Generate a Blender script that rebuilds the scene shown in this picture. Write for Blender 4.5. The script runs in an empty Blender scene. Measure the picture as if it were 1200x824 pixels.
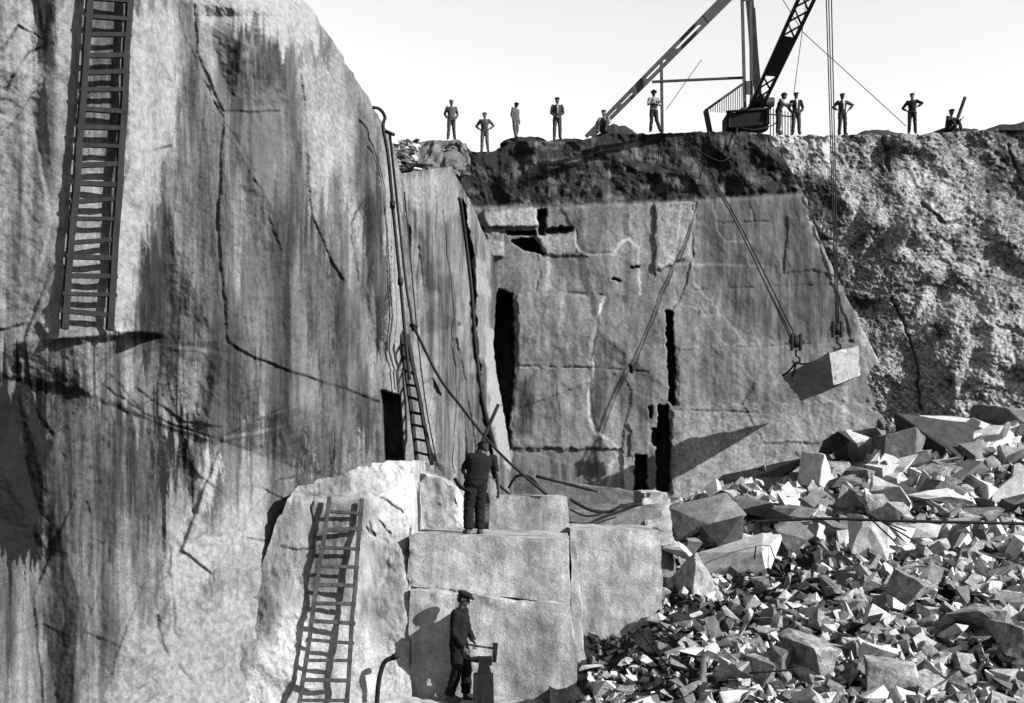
import bpy, bmesh, math, random
import numpy as np
from mathutils import Vector, Matrix, geometry

# ------------------------------------------------------------------ camera, sky, sun, exposure
S = bpy.context.scene
COL = S.collection
F = 1200.0            # focal length in photo pixels
CX, HY = 600.0, 560.0 # vanishing column and horizon row
cam_d = bpy.data.cameras.new('camera'); cam = bpy.data.objects.new('camera', cam_d); COL.objects.link(cam)
cam.location = (0, 0, 0); cam.rotation_euler = (math.radians(90), 0, 0)
cam_d.sensor_width = 36; cam_d.lens = 36.0; cam_d.shift_y = (HY-412)/1200.0
cam_d.clip_start = 0.1; cam_d.clip_end = 5000
S.camera = cam
SUN = Vector((0.77, -0.42, 0.47)).normalized()
w = bpy.data.worlds.new('World'); S.world = w; w.use_nodes = True
nt = w.node_tree; nt.nodes.clear()
sky = nt.nodes.new('ShaderNodeTexSky'); sky.sky_type = 'NISHITA'; sky.sun_disc = False
sky.sun_elevation = math.asin(SUN.z); sky.sun_rotation = math.atan2(SUN.x, SUN.y)
sky.air_density = 1.0; sky.dust_density = 0.6; sky.ozone_density = 1.0
# blue-sensitive plate of the period: only the sky's blue light counts
sep = nt.nodes.new('ShaderNodeSeparateColor'); bg = nt.nodes.new('ShaderNodeBackground'); ow = nt.nodes.new('ShaderNodeOutputWorld')
bg.inputs['Strength'].default_value = 0.078
nt.links.new(sky.outputs[0], sep.inputs[0]); nt.links.new(sep.outputs['Blue'], bg.inputs[0]); nt.links.new(bg.outputs[0], ow.inputs[0])
sl = bpy.data.lights.new('sun', 'SUN'); sl.energy = 5.0; sl.angle = math.radians(0.5); sl.color = (1, 0.995, 0.985)
so = bpy.data.objects.new('sun', sl); COL.objects.link(so)
so.rotation_euler = (-SUN).to_track_quat('-Z', 'Y').to_euler()
S.view_settings.view_transform = 'Standard'; S.view_settings.look = 'None'
S.view_settings.exposure = 1.8; S.view_settings.gamma = 1.0

RND = random.Random(7)
def at(px, py, Y): return Vector(((px-CX)/F*Y, Y, (HY-py)/F*Y))

# ------------------------------------------------------------------ numpy noise
_rs = np.random.RandomState(3)
_perm = _rs.permutation(256); _perm = np.concatenate([_perm, _perm, _perm])
_g = _rs.normal(size=(256, 3)); _g /= np.linalg.norm(_g, axis=1)[:, None]
def perlin(x, y, z):
    xi = np.floor(x).astype(int); yi = np.floor(y).astype(int); zi = np.floor(z).astype(int)
    xf = x-xi; yf = y-yi; zf = z-zi
    u = xf**3*(xf*(xf*6-15)+10); v = yf**3*(yf*(yf*6-15)+10); t = zf**3*(zf*(zf*6-15)+10)
    xi &= 255; yi &= 255; zi &= 255
    def gr(a, b, c):
        h = _perm[_perm[_perm[(xi+a) & 255]+((yi+b) & 255)]+((zi+c) & 255)]
        g = _g[h]
        return g[..., 0]*(xf-a)+g[..., 1]*(yf-b)+g[..., 2]*(zf-c)
    def L(a, b, s): return a+(b-a)*s
    return L(L(L(gr(0,0,0), gr(1,0,0), u), L(gr(0,1,0), gr(1,1,0), u), v),
             L(L(gr(0,0,1), gr(1,0,1), u), L(gr(0,1,1), gr(1,1,1), u), v), t)*1.6
def fbm(x, y, z, o=4, gain=0.5):
    s = 0; a = 1.0
    for i in range(o):
        s = s+a*perlin(x*2**i+i*7.1, y*2**i+i*3.7, z*2**i+i*1.9); a *= gain
    return s
def ridged(x, y, z, o=3):
    s = 0; a = 1.0
    for i in range(o):
        s = s+a*(1-2*np.abs(perlin(x*2**i+i*5.1, y*2**i+i*2.7, z*2**i+i*8.9))); a *= 0.5
    return s
def sstep(a, b, x):
    t = np.clip((x-a)/(b-a), 0, 1); return t*t*(3-2*t)
# ---- masks in photo pixels
def segdist(PX, PY, pts, close=False):
    n = len(pts); d = np.full(PX.shape, 1e9)
    for i in range(n if close else n-1):
        ax, ay = pts[i]; bx, by = pts[(i+1) % n]
        dx, dy = bx-ax, by-ay; L2 = dx*dx+dy*dy+1e-9
        t = np.clip(((PX-ax)*dx+(PY-ay)*dy)/L2, 0, 1)
        d = np.minimum(d, np.hypot(PX-ax-t*dx, PY-ay-t*dy))
    return d
def boxed(fn, margin):
    def g(PX, PY, pts, *a, **k):
        xs_ = [p[0] for p in pts]; ys_ = [p[1] for p in pts]; mg = margin+k.get('drip', 0)*1.6+(a[0] if a else 6)
        m = (PX > min(xs_)-mg) & (PX < max(xs_)+mg) & (PY > min(ys_)-mg) & (PY < max(ys_)+mg)
        out = np.zeros(PX.shape)
        if m.any(): out[m] = fn(PX[m], PY[m], pts, *a, **k)
        return out
    return g
def poly(PX, PY, pts, soft=6.0, wob=0.0, wf=0.06, drip=0.0):
    if drip:
        PY = PY+drip*fbm(PX*.11, PY*.004, PX*0+6.1, 4, .65); PX = PX+5*fbm(PX*.2, PY*.02, PX*0+2.1, 3)
    if wob:
        PX = PX+wob*fbm(PX*wf, PY*wf, PX*0+3.3, 3); PY = PY+wob*fbm(PX*wf+40, PY*wf, PX*0+9.3, 3)
    ins = np.zeros(PX.shape, bool); n = len(pts)
    for i in range(n):
        ax, ay = pts[i]; bx, by = pts[(i+1) % n]
        if ay == by: continue
        c = ((ay > PY) != (by > PY)) & (PX < (bx-ax)*(PY-ay)/(by-ay)+ax)
        ins ^= c
    d = segdist(PX, PY, pts, True)
    return sstep(-soft, soft, np.where(ins, d, -d))
def stroke(PX, PY, pts, wd, soft=1.5, wob=0.0, wf=0.08):
    if wob:
        PX = PX+wob*fbm(PX*wf, PY*wf, PX*0+13.3, 3)
    return 1-sstep(wd, wd+soft, segdist(PX, PY, pts))
poly = boxed(poly, 28); stroke = boxed(stroke, 14)
def tri_interp(PX, PY, ctrl):
    vs = [Vector((c[0], c[1])) for c in ctrl]
    r = geometry.delaunay_2d_cdt(vs, [], [], 0, 1e-4)
    out = np.full(PX.shape, np.nan)
    co, _, fs, ov = r[0], r[1], r[2], r[3]
    val = [ctrl[o[0]][2] if o else 20.0 for o in ov]
    for f in fs:
        (ax, ay), (bx, by), (cx, cy) = co[f[0]], co[f[1]], co[f[2]]
        den = (by-cy)*(ax-cx)+(cx-bx)*(ay-cy)
        if abs(den) < 1e-9: continue
        l1 = ((by-cy)*(PX-cx)+(cx-bx)*(PY-cy))/den
        l2 = ((cy-ay)*(PX-cx)+(ax-cx)*(PY-cy))/den
        l3 = 1-l1-l2
        m = (l1 >= -1e-6) & (l2 >= -1e-6) & (l3 >= -1e-6)
        out[m] = (l1*val[f[0]]+l2*val[f[1]]+l3*val[f[2]])[m]
    if np.isnan(out).any(): out = np.where(np.isnan(out), np.nanmean(out), out)
    return out
def facets(U, V, n, amp, tilt, seed, u0, u1, v0, v1, su, sv, warp=.35, shear=0.0):
    """broken planar slabs: each cell has an own offset and tilt"""
    r = np.random.RandomState(seed)
    su_ = r.uniform(u0, u1, n); sv_ = r.uniform(v0, v1, n)
    of = r.uniform(-amp, amp, n); tu = r.uniform(-tilt, tilt, n); tv = r.uniform(-tilt, tilt, n)
    U = U+shear*(V-300); Uw = U+su*warp*fbm(U/su*0.9, V/sv*0.9, U*0+seed, 3); Vw = V+sv*warp*.7*fbm(U/su*0.9, V/sv*0.9, U*0+seed+9, 3)
    best = np.full(U.shape, 1e9); res = np.zeros(U.shape)
    for k in range(n):
        a = (Uw-su_[k])/su; b = (Vw-sv_[k])/sv
        d = a*a+b*b; m = d < best
        best = np.where(m, d, best); res = np.where(m, of[k]+tu[k]*a+tv[k]*b, res)
    return res

def trif(PX, PY, n, amp, seed, x0, x1, y0, y1, asp=.45, jit=.9):
    """continuous broken planes: jittered lattice of points joined by triangles"""
    r = np.random.RandomState(seed); H = (y1-y0)*asp; W = x1-x0
    nx = max(2, int((n*W/H)**.5)); ny = max(2, int(n/nx)); pts = []
    for j in range(ny+1):
        for i in range(nx+1):
            ex = i in (0, nx); ey = j in (0, ny)
            pts.append((x0+W*(i+(0 if ex else r.uniform(-.5, .5)*jit))/nx, y0*asp+H*(j+(0 if ey else r.uniform(-.5, .5)*jit))/ny, r.uniform(-amp, amp)))
    return tri_interp(np.clip(PX, x0+.01, x1-.01), np.clip(PY*asp, y0*asp+.01, y1*asp-.01), pts)

# ------------------------------------------------------------------ materials
def mat(name): 
    m = bpy.data.materials.new(name); m.use_nodes = True
    n = m.node_tree.nodes; n.clear()
    o = n.new('ShaderNodeOutputMaterial'); b = n.new('ShaderNodeBsdfPrincipled')
    m.node_tree.links.new(b.outputs[0], o.inputs[0]); return m, n, m.node_tree.links, b
def grey(v): return (v, v, v, 1)
def node_noise(n, l, coord, scale, detail=6, rough=0.6, sc=None, dist=0.0):
    t = n.new('ShaderNodeTexNoise'); t.inputs['Scale'].default_value = scale
    t.inputs['Detail'].default_value = detail; t.inputs['Roughness'].default_value = rough
    t.inputs['Distortion'].default_value = dist
    if sc is not None:
        mp = n.new('ShaderNodeMapping'); mp.inputs['Scale'].default_value = sc
        l.new(coord, mp.inputs[0]); l.new(mp.outputs[0], t.inputs['Vector'])
    else: l.new(coord, t.inputs['Vector'])
    return t.outputs['Fac']
def mrange(n, l, v, a, b, c=0.0, d=1.0, smooth=True):
    r = n.new('ShaderNodeMapRange'); r.interpolation_type = 'SMOOTHSTEP' if smooth else 'LINEAR'
    l.new(v, r.inputs['Value']); r.inputs['From Min'].default_value = a; r.inputs['From Max'].default_value = b
    r.inputs['To Min'].default_value = c; r.inputs['To Max'].default_value = d; return r.outputs[0]
def mth(n, l, op, a, b=None, clamp=False):
    m = n.new('ShaderNodeMath'); m.operation = op; m.use_clamp = clamp
    for i, v in enumerate((a, b)):
        if v is None: continue
        if isinstance(v, (int, float)): m.inputs[i].default_value = v
        else: l.new(v, m.inputs[i])
    return m.outputs[0]
def mixv(n, l, f, a, b):
    m = n.new('ShaderNodeMix'); m.data_type = 'FLOAT'
    for i, v in ((0, f), (2, a), (3, b)):
        if isinstance(v, (int, float)): m.inputs[i].default_value = v
        else: l.new(v, m.inputs[i])
    return m.outputs[0]
def bump(n, l, b, hs):
    prev = None
    for h, st, di in hs:
        k = n.new('ShaderNodeBump'); k.inputs['Strength'].default_value = st; k.inputs['Distance'].default_value = di
        l.new(h, k.inputs['Height'])
        if prev: l.new(prev, k.inputs['Normal'])
        prev = k.outputs[0]
    l.new(prev, b.inputs['Normal'])
def rock_mat(name, base=0.3, light=0.42, dark=0.06, streak=0.5, mott=0.5, speck=0.35, bumpd=0.05, mscale=1.2, attr=True, fine=14.0, run=False):
    m, n, l, b = mat(name)
    tc = n.new('ShaderNodeTexCoord').outputs['Object']
    oi = n.new('ShaderNodeObjectInfo'); va = n.new('ShaderNodeVectorMath'); va.operation = 'ADD'
    l.new(tc, va.inputs[0]); rnd = mth(n, l, 'MULTIPLY', oi.outputs['Random'], 40.0); l.new(rnd, va.inputs[1]); tc = va.outputs[0]
    sc_ = tc
    if run:
        ar = n.new('ShaderNodeAttribute'); ar.attribute_name = 'run'; sx_ = n.new('ShaderNodeSeparateXYZ'); l.new(tc, sx_.inputs[0])
        cv = n.new('ShaderNodeCombineXYZ'); l.new(ar.outputs['Fac'], cv.inputs[0]); l.new(sx_.outputs[2], cv.inputs[2]); sc_ = cv.outputs[0]
    big = node_noise(n, l, tc, 0.5, 5, 0.6)
    mid = node_noise(n, l, tc, mscale*2.2, 7, 0.68)
    fin = node_noise(n, l, tc, fine, 4, 0.7)
    vs = node_noise(n, l, sc_, 1.0, 6, 0.62, (1.6, 1.6, 0.13), 0.25)
    vs2 = node_noise(n, l, sc_, 1.0, 7, 0.75, (3.6, 3.6, 0.40), 0.5)
    v = mixv(n, l, mrange(n, l, big, 0.35, 0.65), base*0.86, base*1.14)
    v = mth(n, l, 'MULTIPLY', v, mrange(n, l, mid, 0.3, 0.7, 1-mott*0.5, 1+mott*0.5))
    v = mth(n, l, 'MULTIPLY', v, mrange(n, l, fin, 0.3, 0.7, 1-speck*0.5, 1+speck*0.5))
    gr_ = node_noise(n, l, tc, fine*4.5, 2, 0.6)
    v = mth(n, l, 'MULTIPLY', v, mrange(n, l, gr_, 0.38, 0.62, 1-speck*0.5, 1+speck*0.4))
    v = mth(n, l, 'MULTIPLY', v, mrange(n, l, vs, 0.42, 0.62, 1+streak*0.35, 1-streak*0.55))
    v = mth(n, l, 'MULTIPLY', v, mrange(n, l, vs2, 0.45, 0.7, 1+streak*0.12, 1-streak*0.5))
    if attr:
        for an, tgt in (('light', light), ('dark', dark)):
            a = n.new('ShaderNodeAttribute'); a.attribute_name = an
            e = mth(n, l, 'ADD', mth(n, l, 'MULTIPLY', mth(n, l, 'SUBTRACT', mid, 0.5), 0.9), mth(n, l, 'MULTIPLY', mth(n, l, 'SUBTRACT', vs2, 0.5), 1.8))
            e = mth(n, l, 'MULTIPLY', mth(n, l, 'ADD', e, mth(n, l, 'MULTIPLY', mth(n, l, 'SUBTRACT', fin, 0.5), 1.2)), mrange(n, l, a.outputs['Fac'], 0.0, 0.25))
            f = mth(n, l, 'ADD', mth(n, l, 'MULTIPLY', a.outputs['Fac'], 1.4), e, True)
            v2 = mth(n, l, 'MULTIPLY', mrange(n, l, fin, 0.3, 0.7, 0.8, 1.2), tgt)
            v = mixv(n, l, f, v, v2)
    cb = n.new('ShaderNodeCombineColor')
    for i in range(3): l.new(v, cb.inputs[i])
    l.new(cb.outputs[0], b.inputs['Base Color']); b.inputs['Roughness'].default_value = 0.85
    b.inputs['Specular IOR Level'].default_value = 0.06
    hm = node_noise(n, l, tc, mscale*3.1, 7, 0.7); hf = node_noise(n, l, tc, fine*1.2, 4, 0.7)
    hh = mth(n, l, 'ADD', mth(n, l, 'MULTIPLY', hm, 1.2), mth(n, l, 'MULTIPLY', hf, 0.35))
    bump(n, l, b, [(hh, 0.8, bumpd)])
    return m
M = {}
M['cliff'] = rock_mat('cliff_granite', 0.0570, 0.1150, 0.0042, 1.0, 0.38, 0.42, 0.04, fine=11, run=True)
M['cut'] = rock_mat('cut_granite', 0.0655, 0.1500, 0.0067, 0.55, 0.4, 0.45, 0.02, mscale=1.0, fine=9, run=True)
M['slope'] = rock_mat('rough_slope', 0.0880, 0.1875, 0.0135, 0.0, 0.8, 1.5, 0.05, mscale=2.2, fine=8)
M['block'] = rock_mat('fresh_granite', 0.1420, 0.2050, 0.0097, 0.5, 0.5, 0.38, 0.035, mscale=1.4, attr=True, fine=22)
M['rubble'] = rock_mat('broken_granite', 0.2250, 0.3750, 0.0375, 0.0, 0.45, 0.35, 0.02, mscale=2.0, attr=False, fine=26)
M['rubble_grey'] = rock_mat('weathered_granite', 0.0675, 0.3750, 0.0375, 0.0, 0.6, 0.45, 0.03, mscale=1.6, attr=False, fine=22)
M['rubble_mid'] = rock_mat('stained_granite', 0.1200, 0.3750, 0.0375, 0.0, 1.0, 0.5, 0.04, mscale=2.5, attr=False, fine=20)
M['rubble_dark_shade'] = rock_mat('dark_granite_and_shade', 0.0225, 0.3750, 0.0375, 0.0, 0.7, 0.5, 0.03, mscale=1.6, attr=False, fine=22)  # dark stone; shade of hollows and turned-away faces put into its colour
M['soil_and_gap_shade'] = rock_mat('earth_and_gap_shade', 0.0112, 0.3750, 0.0375, 0.0, 0.9, 0.8, 0.05, mscale=1.5, attr=False, fine=18)  # earth, kept near black to stand in for shade between heap stones
M['floor'] = rock_mat('quarry_floor_rock', 0.0450, 0.3750, 0.0375, 0.0, 0.8, 0.5, 0.05, mscale=1.0, attr=False, fine=12)
def flat_mat(name, v, rough=0.8, var=0.35, scale=9.0, sc=(1, 1, 1), bd=0.006, metal=0.0):
    m, n, l, b = mat(name)
    tc = n.new('ShaderNodeTexCoord').outputs['Object']
    a = node_noise(n, l, tc, scale, 5, 0.65, sc); c = node_noise(n, l, tc, scale*6, 3, 0.6, sc)
    k = mth(n, l, 'MULTIPLY', mrange(n, l, a, 0.3, 0.7, v*(1-var), v*(1+var)), mrange(n, l, c, 0.3, 0.7, 1-var*0.4, 1+var*0.4))
    cb = n.new('ShaderNodeCombineColor')
    for i in range(3): l.new(k, cb.inputs[i])
    l.new(cb.outputs[0], b.inputs['Base Color']); b.inputs['Roughness'].default_value = rough; b.inputs['Metallic'].default_value = metal
    b.inputs['Specular IOR Level'].default_value = 0.12
    bump(n, l, b, [(a, 0.5, bd*2), (c, 0.5, bd)])
    return m
M['wood'] = flat_mat('weathered_wood', 0.0180, 0.85, 0.5, 4.0, (3, 3, 0.6))
M['wood_dark'] = flat_mat('dark_wet_wood', 0.0053, 0.8, 0.5, 4.0, (3, 3, 0.6))
M['iron'] = flat_mat('rusty_iron', 0.0045, 0.65, 0.5, 6.0)
M['steel'] = flat_mat('painted_steel', 0.0195, 0.6, 0.3, 3.0)  # lightened grey: distance haze put into the colour
M['rope'] = flat_mat('wire_rope', 0.0037, 0.7, 0.3, 20.0)
M['skin'] = flat_mat('skin', 0.028, 0.6, 0.12, 12.0, bd=0.001)
M['hair'] = flat_mat('hair', 0.0112, 0.8, 0.3, 30.0, bd=0.002)
for k, v in (('c03', .003), ('c06', .009), ('c10', .018), ('c16', .034), ('c25', .1), ('c60', .22)):
    M[k] = flat_mat('cloth_'+{'c03': 'black', 'c06': 'dark', 'c10': 'charcoal', 'c16': 'grey', 'c25': 'pale_grey', 'c60': 'white'}[k], v, 0.95, 0.25, 7.0, bd=0.006)
M['leather'] = flat_mat('leather', 0.0225, 0.6, 0.3, 15.0)
M['tarp'] = flat_mat('tarpaulin', 0.0112, 0.8, 0.3, 3.0)

# ------------------------------------------------------------------ object helpers
def link(name, me, m=None, parent=None, label=None, cat=None, group=None, kind=None, loc=None):
    o = bpy.data.objects.new(name, me); COL.objects.link(o)
    if m is not None and me is not None: me.materials.append(m)
    if parent: o.parent = parent
    if loc is not None: o.location = loc
    tag(o, label, cat, group, kind); return o
def tag(o, label=None, cat=None, group=None, kind=None):
    if label: o['label'] = label
    if cat: o['category'] = cat
    if group: o['group'] = group
    if kind: o['kind'] = kind
def thing(name, loc, label, cat, group=None, rz=0):
    o = bpy.data.objects.new(name, None); COL.objects.link(o); o.location = loc; o.rotation_euler = (0, 0, rz)
    o.empty_display_size = 0.2; tag(o, label, cat, group); return o
def grid_mesh(name, P, attrs=None, smooth=True, flip=False):
    nv, nu = P.shape[:2]
    me = bpy.data.meshes.new(name)
    i = np.arange(nv*nu).reshape(nv, nu)
    q = np.stack([i[:-1, :-1], i[1:, :-1], i[1:, 1:], i[:-1, 1:]], -1).reshape(-1, 4)
    if flip: q = q[:, ::-1]
    me.vertices.add(nv*nu); me.vertices.foreach_set('co', P.reshape(-1).astype(np.float32))
    me.loops.add(q.size); me.loops.foreach_set('vertex_index', q.reshape(-1).astype(np.int32))
    me.polygons.add(len(q)); me.polygons.foreach_set('loop_start', (np.arange(len(q))*4).astype(np.int32))
    me.polygons.foreach_set('loop_total', np.full(len(q), 4, np.int32))
    me.update(calc_edges=True)
    me.polygons.foreach_set('use_smooth', np.full(len(q), smooth, bool))
    for k, a in (attrs or {}).items():
        at_ = me.attributes.new(k, 'FLOAT', 'POINT'); at_.data.foreach_set('value', a.reshape(-1).astype(np.float32))
    me.update(); return me
def mesh_from(name, V, Fc, smooth=False):
    me = bpy.data.meshes.new(name); me.from_pydata([tuple(v) for v in V], [], [tuple(f) for f in Fc]); me.update()
    if smooth: me.polygons.foreach_set('use_smooth', [True]*len(me.polygons))
    return me
def project(PX, PY, Y):
    return np.stack([(PX-CX)/F*Y, Y, (HY-PY)/F*Y], -1)
class MB:
    """collects shapes, builds them as one mesh"""
    def __init__(s): s.v = []; s.f = []
    def add(s, V, Fc):
        b = len(s.v); s.v += [Vector(v) for v in V]; s.f += [tuple(b+i for i in f) for f in Fc]
    def bar(s, a, b, w, h=None, up=(0, 0, 1), w2=None, h2=None):
        a = Vector(a); b = Vector(b); h = h or w; w2 = w2 or w; h2 = h2 or h
        d = (b-a).normalized(); u = Vector(up)
        x = d.cross(u); x = x.normalized() if x.length > 1e-4 else Vector((1, 0, 0)); z = x.cross(d).normalized()
        V = []
        for p, ww, hh in ((a, w, h), (b, w2, h2)):
            for sx, sz in ((-1, -1), (1, -1), (1, 1), (-1, 1)): V.append(p+x*sx*ww/2+z*sz*hh/2)
        s.add(V, [(0, 1, 2, 3), (7, 6, 5, 4), (0, 4, 5, 1), (1, 5, 6, 2), (2, 6, 7, 3), (3, 7, 4, 0)])
    def tube(s, pts, r, n=8, rs=None, sq=None):
        pts = [Vector(p) for p in pts]; rings = []
        px_ = None
        for i, p in enumerate(pts):
            d = (pts[min(i+1, len(pts)-1)]-pts[max(i-1, 0)]).normalized()
            if px_ is None:
                x = d.cross(Vector((0, 0, 1))); x = x if x.length > 0.05 else d.cross(Vector((0, 1, 0)))
            else: x = px_-d*px_.dot(d)
            x.normalize(); px_ = x; y = d.cross(x)
            rr = rs[i] if rs else r
            rings.append([p+(x*math.cos(2*math.pi*k/n)+y*math.sin(2*math.pi*k/n))*rr for k in range(n)])
        V = [v for rg in rings for v in rg]; Fc = []
        for i in range(len(pts)-1):
            for k in range(n): Fc.append((i*n+k, i*n+(k+1) % n, (i+1)*n+(k+1) % n, (i+1)*n+k))
        Fc.append(tuple(reversed(range(n)))); Fc.append(tuple((len(pts)-1)*n+k for k in range(n)))
        s.add(V, Fc)
    def ell(s, c, r, n=10, m=8, R=None):
        c = Vector(c); V = [Vector((0, 0, r[2]))]; 
        for i in range(1, m):
            t = math.pi*i/m
            for k in range(n): V.append(Vector((r[0]*math.sin(t)*math.cos(2*math.pi*k/n), r[1]*math.sin(t)*math.sin(2*math.pi*k/n), r[2]*math.cos(t))))
        V.append(Vector((0, 0, -r[2]))); Fc = [(0, 1+k, 1+(k+1) % n) for k in range(n)]
        for i in range(m-2):
            for k in range(n): Fc.append((1+i*n+k, 1+(i+1)*n+k, 1+(i+1)*n+(k+1) % n, 1+i*n+(k+1) % n))
        L = len(V)-1; Fc += [(L, 1+(m-2)*n+(k+1) % n, 1+(m-2)*n+k) for k in range(n)]
        s.add([(R @ v if R else v)+c for v in V], Fc)
    def loft(s, rings, n=14):
        """rings: (centre, xaxis*rx, yaxis*ry)"""
        V = []
        for c, a, b in rings:
            c = Vector(c); a = Vector(a); b = Vector(b)
            for k in range(n): V.append(c+a*math.cos(2*math.pi*k/n)+b*math.sin(2*math.pi*k/n))
        Fc = []
        for i in range(len(rings)-1):
            for k in range(n): Fc.append((i*n+k, i*n+(k+1) % n, (i+1)*n+(k+1) % n, (i+1)*n+k))
        Fc.append(tuple(reversed(range(n)))); Fc.append(tuple((len(rings)-1)*n+k for k in range(n)))
        s.add(V, Fc)
    def build(s, name, m, parent=None, smooth=False, origin=None, **kw):
        off = Vector(origin) if origin is not None else Vector((0, 0, 0))
        me = mesh_from(name, [v-off for v in s.v], s.f, smooth)
        o = link(name, me, m, parent, **kw)
        if origin is not None: o.location = off
        return o
    def fused(s, name, m, parent, voxel, smooth=4, wrinkle=0.0, **kw):
        """fuse into one continuous surface"""
        me = mesh_from(name+'_raw', s.v, s.f)
        bm = bmesh.new(); bm.from_mesh(me); bmesh.ops.recalc_face_normals(bm, faces=bm.faces[:]); bm.to_mesh(me); bm.free()
        t = bpy.data.objects.new('raw', me); COL.objects.link(t)
        r = t.modifiers.new('r', 'REMESH'); r.mode = 'VOXEL'; r.voxel_size = voxel
        k = t.modifiers.new('s', 'SMOOTH'); k.iterations = smooth; k.factor = 0.5
        dg = bpy.context.evaluated_depsgraph_get(); dg.update()
        out = bpy.data.meshes.new_from_object(t.evaluated_get(dg)); out.name = name
        bpy.data.objects.remove(t); bpy.data.meshes.remove(me)
        if wrinkle:
            nv = len(out.vertices); co = np.empty(nv*3, np.float32); no = np.empty(nv*3, np.float32)
            out.vertices.foreach_get('co', co); out.vertices.foreach_get('normal', no)
            co = co.reshape(-1, 3); no = no.reshape(-1, 3)
            sd = RND.random()*50
            d = fbm(co[:, 0]*9+sd, co[:, 1]*9, co[:, 2]*15+sd, 3)*wrinkle
            out.vertices.foreach_set('co', (co+no*d[:, None]).astype(np.float32).reshape(-1))
        out.polygons.foreach_set('use_smooth', [True]*len(out.polygons)); out.update()
        return link(name, out, m, parent, **kw)

def world(P): return P[..., 0], P[..., 1], P[..., 2]

# ------------------------------------------------------------------ left rock face (near part)
nv, nu = 720, 430
py = np.linspace(-230, 905, nv)
RB = [(-230, 215), (-100, 290), (-20, 338), (15, 368), (60, 398), (90, 415), (125, 438), (150, 452), (170, 463), (205, 470), (300, 481), (400, 492), (545, 500), (620, 505), (905, 520)]
rb = np.interp(py, [p[0] for p in RB], [p[1] for p in RB]) + 3*fbm(py*0.05, py*0+1.1, py*0, 4)
u = np.linspace(0, 1, nu)**0.9
PY = np.repeat(py[:, None], nu, 1); PX = -260+(rb[:, None]+260)*u[None, :]
ctrl = [(-260, -230, 12.6), (-260, 905, 12.3), (-60, -230, 14.1), (-60, 440, 13.6), (-60, 905, 13.0), (-260, 440, 12.6),
        (40, -230, 14.9), (35, 0, 14.75), (20, 400, 14.3), (0, 445, 14.5),
        (160, -230, 15.4), (155, 0, 15.2), (140, 390, 15.05),
        (215, -230, 16.3), (207, 0, 16.25), (205, 100, 16.2), (165, 330, 16.0), (150, 400, 15.5),
        (100, 450, 14.95), (215, 500, 16.35), (250, 515, 16.55), (100, 520, 15.05), (60, 650, 14.9), (60, 905, 13.9),
        (262, 130, 16.9), (290, -230, 17.6), (230, 20, 16.8), (300, 60, 17.3), (258, 400, 16.6),
        (320, 240, 17.2), (350, 400, 17.6), (330, 480, 17.2), (340, 120, 18.2), (345, 20, 18.9), (250, 600, 16.2), (215, 640, 15.9), (190, 784, 15.1),
        (300, 620, 16.9), (300, 784, 16.4), (300, 905, 15.9), (395, 90, 19.8), (385, 250, 18.6), (400, 430, 18.9), (430, 230, 19.6), (420, 330, 19.2),
        (440, 460, 19.9), (380, 560, 18.9), (400, 905, 18.0), (520, 905, 20.0), (440, 150, 21.2), (470, 210, 21.6), (490, 400, 22.0), (500, 545, 22.0),
        (560, 905, 23.0), (560, -230, 22.0), (620, 400, 25.0), (400, -60, 20.6)]
Y = tri_interp(PX, PY, ctrl)
P0 = project(PX, PY, Y); X_, Y_, Z_ = world(P0)
Y = Y + trif(PX, PY, 70, 0.34, 5, -260, 560, -230, 905, .4) + trif(PX, PY, 240, 0.10, 6, -260, 560, -230, 905, .5) + trif(PX, PY, 900, 0.022, 8, -260, 560, -230, 905, .6) + facets(PX, PY, 60, 0.03, 0.03, 9, -260, 560, -200, 900, 60, 150, .08, .15)
Y += 0.035*fbm(X_*1.0, Y_*1.0, Z_*0.35, 4, 0.5) + 0.020*fbm(X_*5+Z_*4, Y_*5, Z_*5-X_*5, 4, .65)
# overhang line, recesses and cracks
Y += 0.09*sstep(0, 10, PY-np.interp(PX, [-260, 0, 90, 180, 250, 262], [420, 436, 452, 488, 514, 516])-3*fbm(PX*.05, PY*0, PX*0, 3))*sstep(262, 245, PX)*sstep(640, 470, PY)
Y -= 0.14*poly(PX, PY, [(45, 378), (150, 386), (160, 392), (60, 400)], 5, 3)
for pts, dp_ in [([(155, -40), (206, -40), (205, 100), (185, 230), (165, 330), (150, 398), (128, 385), (150, 150)], .07), ([(262, 140), (318, 235), (345, 290), (395, 345), (440, 420), (446, 470), (370, 445), (300, 420), (268, 400), (256, 260)], .10),
                 ([(352, 60), (395, 50), (415, 140), (430, 230), (404, 330), (385, 300), (365, 250)], .10), ([(262, 514), (330, 500), (345, 545), (300, 590), (250, 672), (214, 645), (240, 570)], .09), ([(90, 575), (160, 560), (205, 600), (205, 700), (170, 800), (60, 910), (40, 700)], .08),
                 ([(225, -40), (300, -40), (345, 60), (330, 130), (262, 130), (232, 60)], .08), ([(-40, 120), (40, 150), (60, 260), (30, 380), (-80, 400)], .08), ([(425, 330), (450, 250), (470, 300), (480, 430), (450, 440)], .10), ([(175, 400), (262, 415), (262, 500), (215, 495), (160, 455)], .06), ([(130, 640), (180, 680), (150, 760), (100, 740)], .04)]:
    Y -= dp_*.8*poly(PX, PY, pts, 1.6, 1.8, .03)
Y += 1.2*poly(PX, PY, [(447, 458), (468, 464), (472, 541), (452, 540)], 2)
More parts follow.
